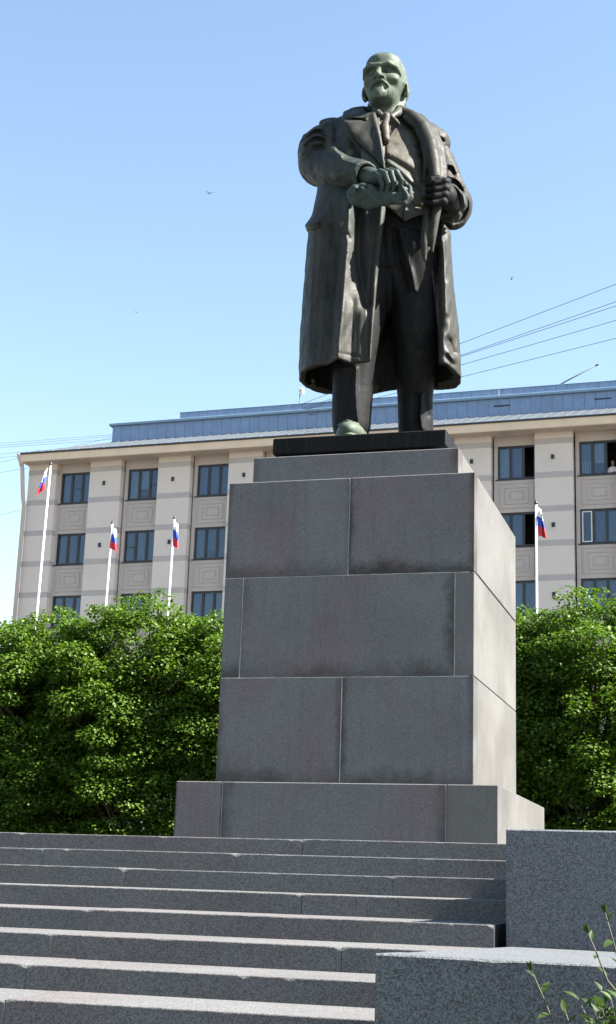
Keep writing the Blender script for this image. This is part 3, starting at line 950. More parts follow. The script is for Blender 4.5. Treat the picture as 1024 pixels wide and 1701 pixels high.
def smooth_path(pts, n=6):
    """Catmull-Rom through the points"""
    p = [pts[0]]+list(pts)+[pts[-1]]
    out = []
    for i in range(1, len(p)-2):
        for k in range(n):
            t = k/n
            out.append(tuple(0.5*((2*p[i][c])+(-p[i-1][c]+p[i+1][c])*t+(2*p[i-1][c]-5*p[i][c]+4*p[i+1][c]-p[i+2][c])*t*t+(-p[i-1][c]+3*p[i][c]-3*p[i+1][c]+p[i+2][c])*t**3) for c in range(len(pts[0]))))
    out.append(tuple(pts[-1]))
    return out
def relief(strokes=(), polys=()):
    """height map: folds and seams drawn as strokes (points, width, height), raised areas as outlines (points, edge, height)"""
    h = np.zeros(_gu.shape, np.float32)
    for pts, sg, amp in strokes:
        sp = smooth_path(pts, 5)
        d = line_dist(sp)
        if isinstance(sg, tuple):                         # unlike slopes left and right of a mostly upright fold
            q = sorted((p[1], p[0]) for p in sp)
            xc = np.interp(_gv, [a for a, _ in q], [b for _, b in q])
            sg = np.where(_gu < xc, sg[0], sg[1])
        h += amp*np.exp(-0.62*(d/sg)**1.45)
    for pts, ed, amp in polys:
        sd = poly_sd(pts)
        h += amp*np.clip(0.5-sd/ed, 0, 1)
    return h.astype(np.float32)
def smin(a, b, k):
    if k <= 0: return np.minimum(a, b)
    h = np.clip(0.5+0.5*(b-a)/k, 0, 1)
    return b+(a-b)*h-k*h*(1-h)
def smax(a, b, k): return -smin(-a, -b, k)

class Field:
    def __init__(s, lo, hi, h):
        s.lo, s.h = np.array(lo, float), h
        s.n = [int(math.ceil((b-a)/h))+1 for a, b in zip(lo, hi)]
        s.ax = [(lo[i]+h*np.arange(s.n[i])).astype(np.float32) for i in range(3)]
        s.d = np.full(s.n, 0.6, np.float32)
    def reg(s, lo=None, hi=None):
        sl = []
        for i in range(3):
            a = 0 if lo is None else int(np.clip(math.floor((lo[i]-s.lo[i])/s.h), 0, s.n[i]))
            b = s.n[i] if hi is None else int(np.clip(math.ceil((hi[i]-s.lo[i])/s.h)+1, 0, s.n[i]))
            sl.append(slice(a, b))
        X = s.ax[0][sl[0]][:, None, None]; Y = s.ax[1][sl[1]][None, :, None]; Z = s.ax[2][sl[2]][None, None, :]
        return tuple(sl), X, Y, Z
    def add(s, fn, lo, hi, k=0.0, sub=False, pad=0.12):
        lo = [v-pad-k for v in lo]; hi = [v+pad+k for v in hi]
        sl, X, Y, Z = s.reg(lo, hi)
        if min(b.stop-b.start for b in sl) <= 0: return s
        v = fn(X, Y, Z)
        s.d[sl] = smax(s.d[sl], -v, k) if sub else smin(s.d[sl], v, k)
        return s
    def ell(s, c, r, k=0.0, sub=False, rz=0.0):
        cs, sn = math.cos(rz), math.sin(rz)
        def fn(X, Y, Z):
            x, y, z = X-c[0], Y-c[1], Z-c[2]
            x, y = cs*x+sn*y, -sn*x+cs*y
            k0 = np.sqrt((x/r[0])**2+(y/r[1])**2+(z/r[2])**2)
            k1 = np.sqrt((x/r[0]**2)**2+(y/r[1]**2)**2+(z/r[2]**2)**2)+1e-6
            return (k0*(k0-1)/k1).astype(np.float32)
        m = max(r[0], r[1])
        return s.add(fn, (c[0]-m, c[1]-m, c[2]-r[2]), (c[0]+m, c[1]+m, c[2]+r[2]), k, sub)
    def chain(s, pts, rad, k=0.0, sub=False, flat=None):
        """tapered tube through 3-D points; flat squeezes it along y"""
        pts = [np.array(p, float) for p in pts]
        rads = rad if isinstance(rad, (list, tuple)) else [rad]*len(pts)
        fy = flat or 1.0
        m = max(rads)
        lo = np.min(pts, 0)-m; hi = np.max(pts, 0)+m
        def fn(X, Y, Z):
            d = None
            for i in range(len(pts)-1):
                a, b = pts[i], pts[i+1]
                ab = (b-a)*np.array([1, fy, 1]); L = max(1e-6, float(ab@ab))
                x, y, z = X-a[0], (Y-a[1])*fy, Z-a[2]
                t = np.clip((x*ab[0]+y*ab[1]+z*ab[2])/L, 0, 1)
                q = np.sqrt((x-t*ab[0])**2+(y-t*ab[1])**2+(z-t*ab[2])**2)-(rads[i]+t*(rads[i+1]-rads[i]))
                d = q if d is None else np.minimum(d, q)
            return d.astype(np.float32)
        return s.add(fn, lo, hi, k, sub)
    def loft(s, table, yaw=0.0, power=2.3, k=0.0):
        """stack of rounded cross-sections: rows (z, cx, cy, a, b_front, b_back)"""
        tb = np.array(table, float); tb = tb[np.argsort(tb[:, 0])]
        cs, sn = math.cos(yaw), math.sin(yaw)
        sl, X, Y, Z = s.reg()
        z = s.ax[2]
        zc = np.clip(z, tb[0, 0], tb[-1, 0])
        g = [np.interp(zc, tb[:, 0], tb[:, i]).astype(np.float32)[None, None, :] for i in range(1, 6)]
        for i in range(5):                               # soften the kinks between the rows
            w = max(1, int(0.10/s.h)); ker = np.ones(2*w+1)/(2*w+1)
            p = np.pad(g[i][0, 0], w, mode='edge')
            g[i] = np.convolve(p, ker, 'valid').astype(np.float32)[None, None, :]
        cx, cy, a, bf, bb = g
        x, y = X-cx, Y-cy
        xr, yr = cs*x+sn*y, -sn*x+cs*y
        b = np.where(yr < 0, bf, bb)
        q = ((np.abs(xr)/a)**power+(np.abs(yr)/b)**power)**(1/power)
        v = (q-1)*np.minimum(a, b)
        gz = np.maximum(tb[0, 0]-Z, Z-tb[-1, 0])
        v = smax(v, gz+0*v, 0.02).astype(np.float32)
        s.d = smin(s.d, v, k)
        return s
    def uv(s, sl=None):
        sl_, X, Y, Z = s.reg() if sl is None else sl
        u, v = project(X, Y, Z)
        return u.astype(np.float32), v.astype(np.float32)
    def carve(s, h, ymax=0.25, fade=0.25):
        """push the front surface out or in by a height map"""
        u, v = s.uv()
        Y = s.ax[1][None, :, None]
        m = np.clip((ymax-Y)/fade, 0, 1)
        s.d -= look(h, u, v)*m
        return s
    def cut_outline(s, pts, ymax, k=0.02, keep_inside=False):
        u, v = s.uv()
        sd = look(poly_sd(pts).astype(np.float32), u, v)*0.0072
        Y = s.ax[1][None, :, None]
        c = smax(sd, (Y-ymax)+0*sd, 0.03)
        s.d = smax(s.d, sd if keep_inside else -c, k).astype(np.float32)
        return s
    def wrinkle(s, amp, scale, seed):
        """slow hammered unevenness of a cast surface"""
        r_ = np.random.default_rng(seed)
        X, Y, Z = s.ax[0][:, None, None], s.ax[1][None, :, None], s.ax[2][None, None, :]
        for i in range(5):
            kx, ky, kz = r_.normal(size=3)*scale*(1.0+0.5*i)
            kz *= 0.5
            ph = r_.uniform(0, 6.28)
            s.d += (amp/(1+0.5*i)*np.sin(kx*X+ky*Y+kz*Z+ph)).astype(np.float32)
        return s
    def mesh(s, name):
        d = s.d
        for i in range(3):
            q = [slice(None)]*3
            for e in (0, -1):
                q[i] = e; d[tuple(q)] = np.maximum(d[tuple(q)], 0.01)
        ins = d < 0
        cnt = np.zeros([n-1 for n in s.n], np.int8)
        offs = [(a, b, c) for a in (0, 1) for b in (0, 1) for c in (0, 1)]
        nx, ny, nz = cnt.shape
        for a, b, c in offs: cnt += ins[a:a+nx, b:b+ny, c:c+nz]
        act = (cnt > 0) & (cnt < 8)
        I = np.argwhere(act)
        idx = np.full(cnt.shape, -1, np.int32); idx[act] = np.arange(len(I))
        vals = {o: d[I[:, 0]+o[0], I[:, 1]+o[1], I[:, 2]+o[2]] for o in offs}
        acc = np.zeros((len(I), 3), np.float64); num = np.zeros(len(I))
        for o in offs:
            for ax in range(3):
                if o[ax]: continue
                p = list(o); p[ax] = 1; p = tuple(p)
                v0, v1 = vals[o], vals[p]
                x = (v0 < 0) != (v1 < 0)
                t = np.where(x, v0/np.where(x, v0-v1, 1), 0)
                pt = np.array(o, float)[None, :].repeat(len(I), 0); pt[:, ax] += t
                acc += pt*x[:, None]; num += x
        V = s.lo+(I+acc/num[:, None])*s.h
        Q = []
        for ax in range(3):
            sl0 = [slice(None)]*3; sl1 = [slice(None)]*3
            sl0[ax] = slice(0, -1); sl1[ax] = slice(1, None)
            a, b = ins[tuple(sl0)], ins[tuple(sl1)]
            X = np.argwhere(a != b)
            o1, o2 = [(1, 2), (2, 0), (0, 1)][ax]
            ok = (X[:, o1] > 0) & (X[:, o2] > 0) & (X[:, o1] < s.n[o1]-1) & (X[:, o2] < s.n[o2]-1)
            X = X[ok]
            def cell(p, q):
                c = X.copy(); c[:, o1] -= p; c[:, o2] -= q
                return idx[c[:, 0], c[:, 1], c[:, 2]]
            q = np.stack([cell(1, 1), cell(0, 1), cell(0, 0), cell(1, 0)], 1)
            fl = ~a[X[:, 0], X[:, 1], X[:, 2]]
            q[fl] = q[fl][:, ::-1]
            Q.append(q)
        Q = np.concatenate(Q)
        Q = Q[(Q >= 0).all(1)]
        me = bpy.data.meshes.new(name)
        me.vertices.add(len(V)); me.vertices.foreach_set("co", V.astype(np.float32).ravel())
        me.loops.add(Q.size); me.loops.foreach_set("vertex_index", Q.astype(np.int32).ravel())
        me.polygons.add(len(Q)); me.polygons.foreach_set("loop_start", (4*np.arange(len(Q))).astype(np.int32))
        me.update(calc_edges=True); me.validate()
        me.shade_smooth()
        return me

def bronze(name, base, light, green, reach=1.0, rough=0.58):
    m = NT(name)
    co = m.coord("Object")                                # statue space, shared by all parts
    n1 = m.noise(co, 2.3, 6, 0.65, 0.5)
    n2 = m.noise(m.coord("Object", (6, 6, 0.55)), 1.7, 6, 0.65)
    n3 = m.noise(co, 42, 4, 0.7)
    n4 = m.noise(co, 9, 5, 0.7)
    f = m.math('ADD', m.math('MULTIPLY', n1, 0.5), m.math('MULTIPLY', n2, 0.5))
    c = m.mix(m.ramp(f, [(0.40, 0.0), (0.60, 1.0)]), base, light)
    # rain-washed streaks
    w = m.ramp(m.noise(m.coord("Object", (11, 11, 0.45)), 2.0, 6, 0.72), [(0.52, 0.0), (0.68, 0.85)])
    c = m.mix(w, c, m.mix(1.0, c, (2.0, 1.85, 1.65), 'MULTIPLY'))
    # verdigris spreading from the head and the right hand
    g = None
    for (p, r0) in (((-0.03, -0.1, 5.05), 0.62), ((0.02, -0.9, 3.2), 0.62), ((-0.19, -0.7, 0.12), 0.40)):
        vm = m.n("ShaderNodeVectorMath", operation='DISTANCE')
        m.l(co, vm.inputs[0]); vm.inputs[1].default_value = p
        q = m.math('SUBTRACT', 1.0, m.math('DIVIDE', vm.outputs["Value"], r0*reach*1.7))
        g = q if g is None else m.math('MAXIMUM', g, q)
    g = m.math('ADD', g, m.math('MULTIPLY', m.math('SUBTRACT', n1, 0.5), 1.3))
    gf = m.ramp(g, [(0.22, 0.0), (0.62, 0.95)])
    gc = m.mix(m.ramp(n4, [(0.32, 0.0), (0.68, 1.0)]), tuple(x*0.45 for x in green), green)
    c = m.mix(gf, c, gc)
    c = m.mix(m.ramp(n3, [(0.40, 0.0), (0.72, 0.7)]), c, m.mix(1.0, c, (0.55, 0.54, 0.52), 'MULTIPLY'))
    m.color(c)
    m.set(Metallic=0.1)
    m.b.inputs['Specular IOR Level'].default_value = 0.10 if 'dark' in name else 0.25
    m.l(m.ramp(n4, [(0.3, rough-0.10), (0.7, rough+0.16)]), m.b.inputs["Roughness"])
    m.bump(m.math('ADD', m.math('MULTIPLY', n3, 0.5), n4), 0.2, 0.02)
    return m.m
M["bronze"] = bronze("bronze", (0.0125, 0.0128, 0.0108), (0.030, 0.0295, 0.0230), (0.027, 0.038, 0.033))
M["bronze_sunlit"] = bronze("bronze_sunlit", (0.040, 0.037, 0.029), (0.074, 0.070, 0.054), (0.058, 0.066, 0.054))  # same bronze, lightened: sunlight on the chest is put into the colour
M["bronze_dark"] = bronze("bronze_dark", (0.0065, 0.0065, 0.0068), (0.0105, 0.0108, 0.011), (0.016, 0.020, 0.019), 0.6)  # on the trousers, shade inside the open coat is painted into this dark tone
M["bronze_green"] = bronze("bronze_green", (0.022, 0.028, 0.023), (0.050, 0.062, 0.046), (0.086, 0.110, 0.080))
M["bronze_teal"] = bronze("bronze_teal", (0.010, 0.014, 0.0125), (0.024, 0.033, 0.029), (0.040, 0.058, 0.050))

st = tag(empty("bronze_statue", tuple(SC)), "dark bronze statue of a bald bearded man in a long open overcoat", "statue")
def spart(name, fld, mat, label=None):
    o = obj(name, fld.mesh(name), M[mat], st)
    if label: o["label"] = label
    return o
BY = R(11)                                             # the body is turned a little to its left
H1 = 0.0125
# ---- overcoat
coat_rows = [  # z, cx, cy, half width, front depth, back depth
    (0.96, -0.01, 0.0, 0.975, 0.62, 0.56), (1.6, -0.035, 0.0, 0.945, 0.60, 0.52), (2.3, -0.065, 0.0, 0.88, 0.56, 0.47),
    (2.9, -0.075, 0.0, 0.845, 0.55, 0.43), (3.4, -0.06, 0.02, 0.80, 0.54, 0.42), (3.9, -0.06, 0.04, 0.77, 0.50, 0.44),
    (4.2, -0.08, 0.06, 0.74, 0.42, 0.40), (4.42, -0.09, 0.08, 0.64, 0.30, 0.32), (4.55, -0.09, 0.09, 0.46, 0.20, 0.24), (4.64, -0.08, 0.10, 0.30, 0.15, 0.18)]
coat = Field((-1.22, -0.95, 0.78), (1.14, 0.75, 4.78), H1)
coat.loft(coat_rows, BY, 2.25)
coat.ell((-0.60, 0.06, 4.34), (0.36, 0.28, 0.22), 0.10)
coat.chain([(-0.25, 0.12, 4.55), (-0.62, 0.06, 4.42)], [0.14, 0.15], 0.12)
coat.ell((0.46, 0.14, 4.14), (0.32, 0.28, 0.24), 0.10)
coat.chain([(0.12, 0.14, 4.52), (0.42, 0.14, 4.32)], [0.13, 0.14], 0.10)
front = relief([
    ([(580, 335), (578, 385), (575, 430), (572, 470), (568, 520), (563, 570), (560, 640)], (15.0, 7.0), 0.12),
    ([(566, 520), (562, 570), (559, 640)], (12.0, 30.0), 0.10),
    ([(596, 345), (596, 420), (602, 470), (610, 505)], (6.0, 9.0), -0.09),
    ([(634, 335), (629, 400), (622, 470), (615, 600)], 5.0, 0.055),
    ([(556, 375), (553, 470), (548, 590)], 7.0, -0.035),
    ([(538, 360), (528, 470), (520, 610)], 9.0, 0.035),
    ([(607, 350), (612, 400)], 6, 0.05),
    ([(566, 345), (562, 400), (556, 470), (549, 560), (545, 640)], (4.0, 9.0), -0.030), ([(550, 350), (544, 420), (537, 520), (531, 640)], (9.0, 4.0), 0.030),
    ([(524, 380), (518, 470), (512, 640)], (8.0, 4.0), 0.028), ([(600, 520), (598, 560), (597, 640)], (4.0, 5.0), 0.018), ([(588, 500), (584, 560), (583, 640)], 2.5, -0.016),
    ([(590, 340), (600, 352), (606, 372)], 3.0, -0.03), ([(617, 345), (616, 375), (611, 410)], (4.0, 6.0), -0.03),
    ([(571, 385), (577, 388), (581, 396)], 2.0, -0.03), ([(570, 424), (576, 421)], 1.6, -0.012),
    ([(752, 400), (755, 450), (757, 520)], 4.0, -0.02), ([(737, 400), (739, 450), (741, 520)], (5.0, 3.0), 0.03), ([(744, 470), (752, 500), (756, 520)], 3.0, 0.02),
    ([(627, 340), (622, 400), (615, 470), (610, 594)], 1.3, -0.022),
    ([(612, 594), (590, 591), (562, 586)], 1.2, -0.010),
    ([(513, 372), (530, 366)], 5.0, 0.05),
    ([(742, 392), (746, 480), (750, 600)], 9.0, 0.04), ([(733, 400), (733, 450), (733, 500), (735, 640)], (3.0, 15.0), 0.075), ([(727, 420), (728, 470), (731, 540)], 6.0, -0.05),
    ([(747, 566), (750, 578), (753, 586)], 4.0, -0.06), ([(743, 592), (752, 604)], 3.5, -0.04), ([(746, 586), (753, 596)], 4.0, 0.035),
    ([(733, 510), (734, 560), (735, 608)], 1.3, -0.02), ([(735, 609), (755, 617)], 1.3, -0.02),
    ([(620, 188), (630, 225), (637, 262), (640, 284)], 6.0, 0.055),
    ([(571, 199), (584, 221), (600, 243), (622, 264), (640, 285)], (1.6, 20.0), 0.055),
    ([(588, 235), (604, 262), (628, 285)], 8.0, -0.06),
    ([(549, 192), (556, 212), (556, 236)], 2.0, -0.03), ([(562, 205), (566, 240), (575, 270)], 7.0, -0.03),
    ([(577, 262), (584, 300)], 5.0, 0.03),
    ([(606, 199), (590, 198), (577, 199)], 1.3, -0.03),
    ([(728, 229), (736, 234)], 2.0, -0.04), ([(727, 250), (732, 285)], 4.0, 0.04), ([(720, 262), (724, 285)], 3.0, -0.03),
    ], [
    ([(571, 200), (605, 200), (613, 190), (624, 184), (634, 215), (640, 260), (641, 286), (622, 264), (600, 243), (584, 221)], 4.0, 0.055),
    ([(581, 189), (596, 184), (613, 188), (609, 199), (585, 197)], 3.0, 0.045),
    ([(505, 373), (530, 366), (531, 378), (510, 384)], 3.0, 0.03),
    ])
coat.carve(front, 0.30, 0.3)
coat.wrinkle(0.0045, 6.0, 5)
coat.wrinkle(0.0018, 19.0, 6)
outer = coat.d.copy()
coat.d = smax(coat.d, -(outer+0.065), 0.01).astype(np.float32)          # a shell
# undulating hem
sl_, X_, Y_, Z_ = coat.reg()
hem = 1.0+0.035*np.sin(3.1*X_+0.6)+0.03*np.sin(2.2*Y_+4.0*X_)
coat.d = smax(coat.d, (hem-Z_)+0*coat.d, 0.015).astype(np.float32)
opening = [(619, 176), (629, 200), (636, 240), (641, 284), (643, 335), (634, 400), (627, 470), (619, 560), (616, 606), (616, 740), (729, 740), (729, 618), (728, 560), (723, 500), (714, 430),
           (711, 350), (712, 310), (716, 280), (712, 250), (700, 222), (684, 202), (668, 184), (660, 170)]
coat.cut_outline(opening, 0.05, 0.02)
coat.ell((-0.02, -0.05, 4.62), (0.25, 0.27, 0.30), 0.02, True)
# the thick rolled collar on the left breast
roll = [S(664, 184, 0.0), S(684, 193, -0.08), S(702, 212, -0.17), S(714, 240, -0.26), S(720, 268, -0.33), S(724, 300, -0.38)]
coat.chain(roll, [0.06, 0.075, 0.09, 0.095, 0.085, 0.07], 0.03)
coat.chain([S(674, 188, 0.06), S(698, 198, -0.01), S(717, 219, -0.09), S(729, 248, -0.17), S(734, 278, -0.24), S(735, 302, -0.30)], [0.05, 0.065, 0.075, 0.078, 0.07, 0.06], 0.05)
coat.chain([S(672, 196, -0.12), S(690, 210, -0.19), S(702, 234, -0.27), S(707, 262, -0.33), S(705, 300, -0.36)], [0.03, 0.032, 0.035, 0.03, 0.02], 0.015)
coat.chain([S(664, 184, 0.0), S(650, 176, 0.22), S(625, 178, 0.20), S(616, 184, 0.02)], [0.06, 0.07, 0.07, 0.055], 0.03)   # round the back of the neck
# lapel ends that hang below the fist
coat.chain([S(709, 344, -0.46), S(707, 372, -0.47), S(705, 405, -0.46), S(706, 432, -0.44)], [0.035, 0.045, 0.05, 0.022], 0.025)
coat.chain([S(727, 344, -0.46), S(722, 368, -0.46), S(719, 392, -0.45), S(718, 418, -0.42)], [0.055, 0.055, 0.045, 0.02], 0.03)
spart("overcoat", coat, "bronze")
# ---- sleeves
slv = Field((-1.32, -1.05, 2.95), (0.15, 0.55, 4.75), H1)
e1 = S(530, 276, -0.06)
slv.chain([S(552, 226, 0.08), S(533, 248, 0.05), e1], [0.24, 0.25, 0.225], 0.02)
slv.chain([e1, S(560, 286, -0.42), S(607, 292, -0.76)], [0.23, 0.225, 0.165], 0.05)
slv.ell(S(526, 264, 0.04), (0.215, 0.25, 0.32), 0.12)
slv.carve(relief([
    ([(509, 226), (526, 213), (545, 219), (553, 231)], 3.0, 0.055), ([(508, 219), (526, 207), (545, 213)], 2.2, -0.045),
    ([(505, 238), (524, 224), (545, 231), (557, 245)], 3.2, 0.058), ([(506, 232), (526, 219), (546, 226), (556, 239)], 2.0, -0.05),
    ([(502, 254), (516, 238), (536, 238), (556, 250), (566, 258)], 3.6, 0.055), ([(508, 242), (526, 231), (548, 240)], 2.2, -0.05),
    ([(522, 246), (535, 243)], 2.0, -0.03),
    ([(548, 262), (575, 268), (605, 276)], 5.0, 0.03), ([(560, 292), (585, 282), (604, 280)], 4.0, 0.025), ([(566, 285), (572, 279)], 2.0, -0.02),
    ([(520, 285), (545, 300), (585, 305)], 6.0, -0.02), ([(505, 268), (512, 290), (530, 308)], 6, 0.02),
    ([(593, 307), (607, 288), (622, 277)], 2.0, 0.02)]), 0.4, 0.3)
slv.wrinkle(0.0045, 7.0, 9)
slv.wrinkle(0.002, 20.0, 10)
w1, w0 = S(607, 292, -0.76), S(575, 290, -0.50)
ax1 = (w1-w0)/np.linalg.norm(w1-w0)
def plane_cut(f, p, n, lo, hi):
    sl, X, Y, Z = f.reg(lo, hi)
    g = (X-p[0])*n[0]+(Y-p[1])*n[1]+(Z-p[2])*n[2]
    f.d[sl] = smax(f.d[sl], g.astype(np.float32)+0*f.d[sl], 0.015)
plane_cut(slv, w1+ax1*0.03, ax1, (-0.5, -1.1, 2.95), (0.2, -0.4, 3.9))
slv.chain([w1-ax1*0.1, w1+ax1*0.2], 0.125, 0.01, True)
spart("sleeve", slv, "bronze")
slv = Field((0.20, -0.62, 2.55), (1.32, 0.55, 4.60), H1)
e2, c2 = S(750, 338, 0.14), S(747, 338, -0.16)
slv.chain([S(708, 236, 0.12), S(728, 270, 0.14), e2], [0.20, 0.205, 0.225], 0.03)
slv.chain([e2, c2, S(745, 338, -0.30)], [0.23, 0.225, 0.22], 0.04)
slv.ell(S(752, 345, 0.10), (0.20, 0.26, 0.27), 0.1)
slv.carve(relief([
    ([(741, 279), (750, 281), (754, 290)], 2.6, -0.05), ([(738, 272), (752, 274), (757, 284)], 3.0, 0.035),
    ([(744, 300), (758, 304), (768, 318)], 2.6, -0.05), ([(742, 292), (757, 296), (768, 308)], 3.2, 0.04),
    ([(752, 312), (764, 322), (772, 340)], 3.0, 0.04), ([(752, 322), (762, 334), (766, 352)], 2.4, -0.035),
    ([(757, 334), (763, 348), (762, 366)], 3.0, 0.03), ([(727, 235), (733, 262)], 3.0, 0.03), ([(735, 232), (740, 262)], 2.4, -0.02),
    ([(737, 300), (745, 330), (752, 376)], 2.2, 0.03)]), 0.5, 0.3)
slv.wrinkle(0.0045, 7.0, 12)
slv.wrinkle(0.002, 20.0, 13)
p2 = S(745, 338, -0.30); ax2 = np.array([-0.35, -0.93, -0.05]); ax2 /= np.linalg.norm(ax2)
plane_cut(slv, p2+ax2*0.02, ax2, (0.2, -0.7, 2.5), (1.4, 0.0, 3.7))
slv.chain([p2-ax2*0.22, p2+ax2*0.3], 0.18, 0.01, True)
spart("sleeve", slv, "bronze")
# ---- waistcoat
vest = Field((-0.75, -0.80, 2.55), (0.85, 0.45, 4.62), H1)
vest.loft([(2.62, 0.10, -0.02, 0.60, 0.45, 0.34), (2.9, 0.09, -0.03, 0.61, 0.49, 0.35), (3.3, 0.06, -0.05, 0.63, 0.51, 0.36), (3.7, 0.02, -0.03, 0.64, 0.48, 0.37),
           (4.05, -0.03, 0.05, 0.62, 0.385, 0.36), (4.32, -0.05, 0.07, 0.52, 0.26, 0.28), (4.45, -0.05, 0.08, 0.38, 0.17, 0.22), (4.55, -0.05, 0.08, 0.24, 0.12, 0.16)], R(21), 2.4)
vest.carve(relief([
    ([(640, 232), (640, 262), (642, 300)], 1.6, -0.035),
    ([(646, 262), (664, 273), (680, 284), (690, 296)], 2.6, -0.040), ([(648, 254), (668, 265), (688, 277)], 5.0, 0.02),
    ([(650, 272), (668, 284), (684, 300)], 5.0, 0.03), ([(645, 276), (655, 284), (660, 296)], 3.0, -0.035),
    ([(648, 251), (672, 255), (700, 262)], 1.8, -0.012), ([(700, 245), (704, 275), (700, 305)], 5.0, -0.03),
    ([(665, 300), (685, 310), (700, 318)], 3.0, -0.045), ([(664, 308), (684, 319), (702, 327)], 4.0, 0.03),
    ([(676, 334), (690, 341), (704, 346)], 2.2, -0.03), ([(660, 350), (672, 342), (673, 366)], 2.2, 0.02),
    ([(645, 237), (656, 239)], 2.0, -0.016), ([(672, 342), (672, 366)], 1.4, 0.02)], [
    ([(682, 241), (704, 250), (703, 258), (683, 250)], 2.0, 0.02), ([(683, 243), (684, 250)], 1.5, -0.03) if False else ([(682, 241), (686, 242), (686, 251), (683, 250)], 2.0, -0.015)]), 0.2, 0.2)
vest.cut_outline([(640, 180), (672, 194), (660, 208), (650, 220), (643, 229), (636, 216), (629, 196), (626, 180)], -0.02, 0.012)
vest.wrinkle(0.004, 7.0, 3)
vest.cut_outline([(600, 150), (740, 150), (740, 340), (712, 356), (700, 357), (688, 361), (673, 368), (664, 360), (655, 352), (646, 345), (600, 330)], 0, 0.012, True)
spart("waistcoat", vest, "bronze_sunlit")
shirt = Field((-0.45, -0.60, 3.75), (0.45, 0.35, 4.72), 0.012)
shirt.loft([(3.8, 0.0, 0.03, 0.40, 0.36, 0.25), (4.05, -0.03, 0.05, 0.40, 0.305, 0.28), (4.32, -0.04, 0.07, 0.36, 0.215, 0.22), (4.5, -0.03, 0.07, 0.25, 0.17, 0.16)], BY, 2.1)
shirt.chain([S(623, 181, -0.02), S(628, 187, -0.16), S(637, 194, -0.25)], [0.045, 0.045, 0.03], 0.02)
shirt.chain([S(666, 180, 0.02), S(661, 188, -0.14), S(650, 194, -0.25)], [0.045, 0.05, 0.03], 0.02)
shirt.chain([S(650, 193, -0.25), S(658, 201, -0.25), S(664, 206, -0.22)], [0.025, 0.028, 0.012], 0.015)
shirt.chain([S(636, 194, -0.25), S(632, 200, -0.25)], [0.022, 0.012], 0.015)
spart("shirt_front", shirt, "bronze_sunlit")
tie = Field((-0.20, -0.62, 3.85), (0.35, -0.05, 4.62), 0.011)
tie.chain([S(642, 193, -0.29), S(642, 200, -0.30)], [0.05, 0.045], 0.01)
tie.chain([S(641, 201, -0.31), S(640, 214, -0.36), S(642, 232, -0.41)], [0.035, 0.055, 0.045], 0.015)
spart("necktie", tie, "bronze_sunlit")
# ---- trousers
tr = Field((-0.72, -0.78, 0.02), (0.92, 0.62, 3.25), H1)
tr.loft([(2.30, 0.09, 0.0, 0.58, 0.40, 0.34), (2.6, 0.09, 0.0, 0.595, 0.44, 0.35), (2.9, 0.08, 0.0, 0.575, 0.45, 0.34), (3.2, 0.06, 0.0, 0.57, 0.44, 0.33)], BY, 2.2)
tr.chain([(-0.12, -0.05, 2.45), (-0.24, -0.30, 1.55), S(586, 650, -0.34), S(585, 706, -0.36)], [0.37, 0.30, 0.235, 0.225], 0.06)
tr.chain([(0.37, -0.05, 2.5), (0.42, 0.02, 1.6), S(690, 660, 0.20), (0.395, 0.22, 0.10)], [0.37, 0.30, 0.215, 0.21], 0.06)
tr.carve(relief([
    ([(664, 385), (674, 420), (684, 452), (690, 482)], 3.0, 0.045), ([(656, 385), (662, 430), (674, 478)], 6.0, -0.07),
    ([(676, 375), (690, 380), (704, 382)], 2.0, -0.015), ([(646, 372), (664, 378), (684, 376)], 2.6, 0.02),
    ([(680, 392), (681, 440)], 1.4, -0.014), ([(636, 380), (640, 430)], 5.0, -0.03),
    ([(592, 612), (591, 650), (594, 690), (598, 712)], 2.4, 0.045), ([(583, 620), (580, 680)], 5.0, -0.03),
    ([(701, 655), (699, 690), (702, 712)], 2.6, 0.05), ([(694, 660), (692, 700)], 4.0, -0.04), ([(705, 662), (712, 690)], 3, -0.02)]), 0.5, 0.3)
tr.wrinkle(0.005, 5.5, 4)
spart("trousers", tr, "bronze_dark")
# ---- shoes
for (c, yaw) in ((S(583, 716, -0.62), 0.12), (np.array([0.44, -0.02, 0.15]), -0.25)):
    sh = Field((c[0]-0.45, c[1]-0.6, -0.005), (c[0]+0.45, c[1]+0.75, 0.55), 0.013)
    sh.ell((c[0], c[1]+0.05, 0.10), (0.175, 0.40, 0.155), 0.02, False, yaw)
    sh.ell((c[0]-0.02, c[1]+0.34, 0.18), (0.15, 0.26, 0.18), 0.08, False, yaw)
    sh.ell((c[0], c[1]+0.10, 0.02), (0.195, 0.46, 0.045), 0.01, False, yaw)
    sh.chain([(c[0]-0.12, c[1]-0.12, 0.21), (c[0], c[1]-0.17, 0.245), (c[0]+0.12, c[1]-0.12, 0.21)], 0.014, 0.008)
    spart("shoe", sh, "bronze_green" if yaw > 0 else "bronze_dark")
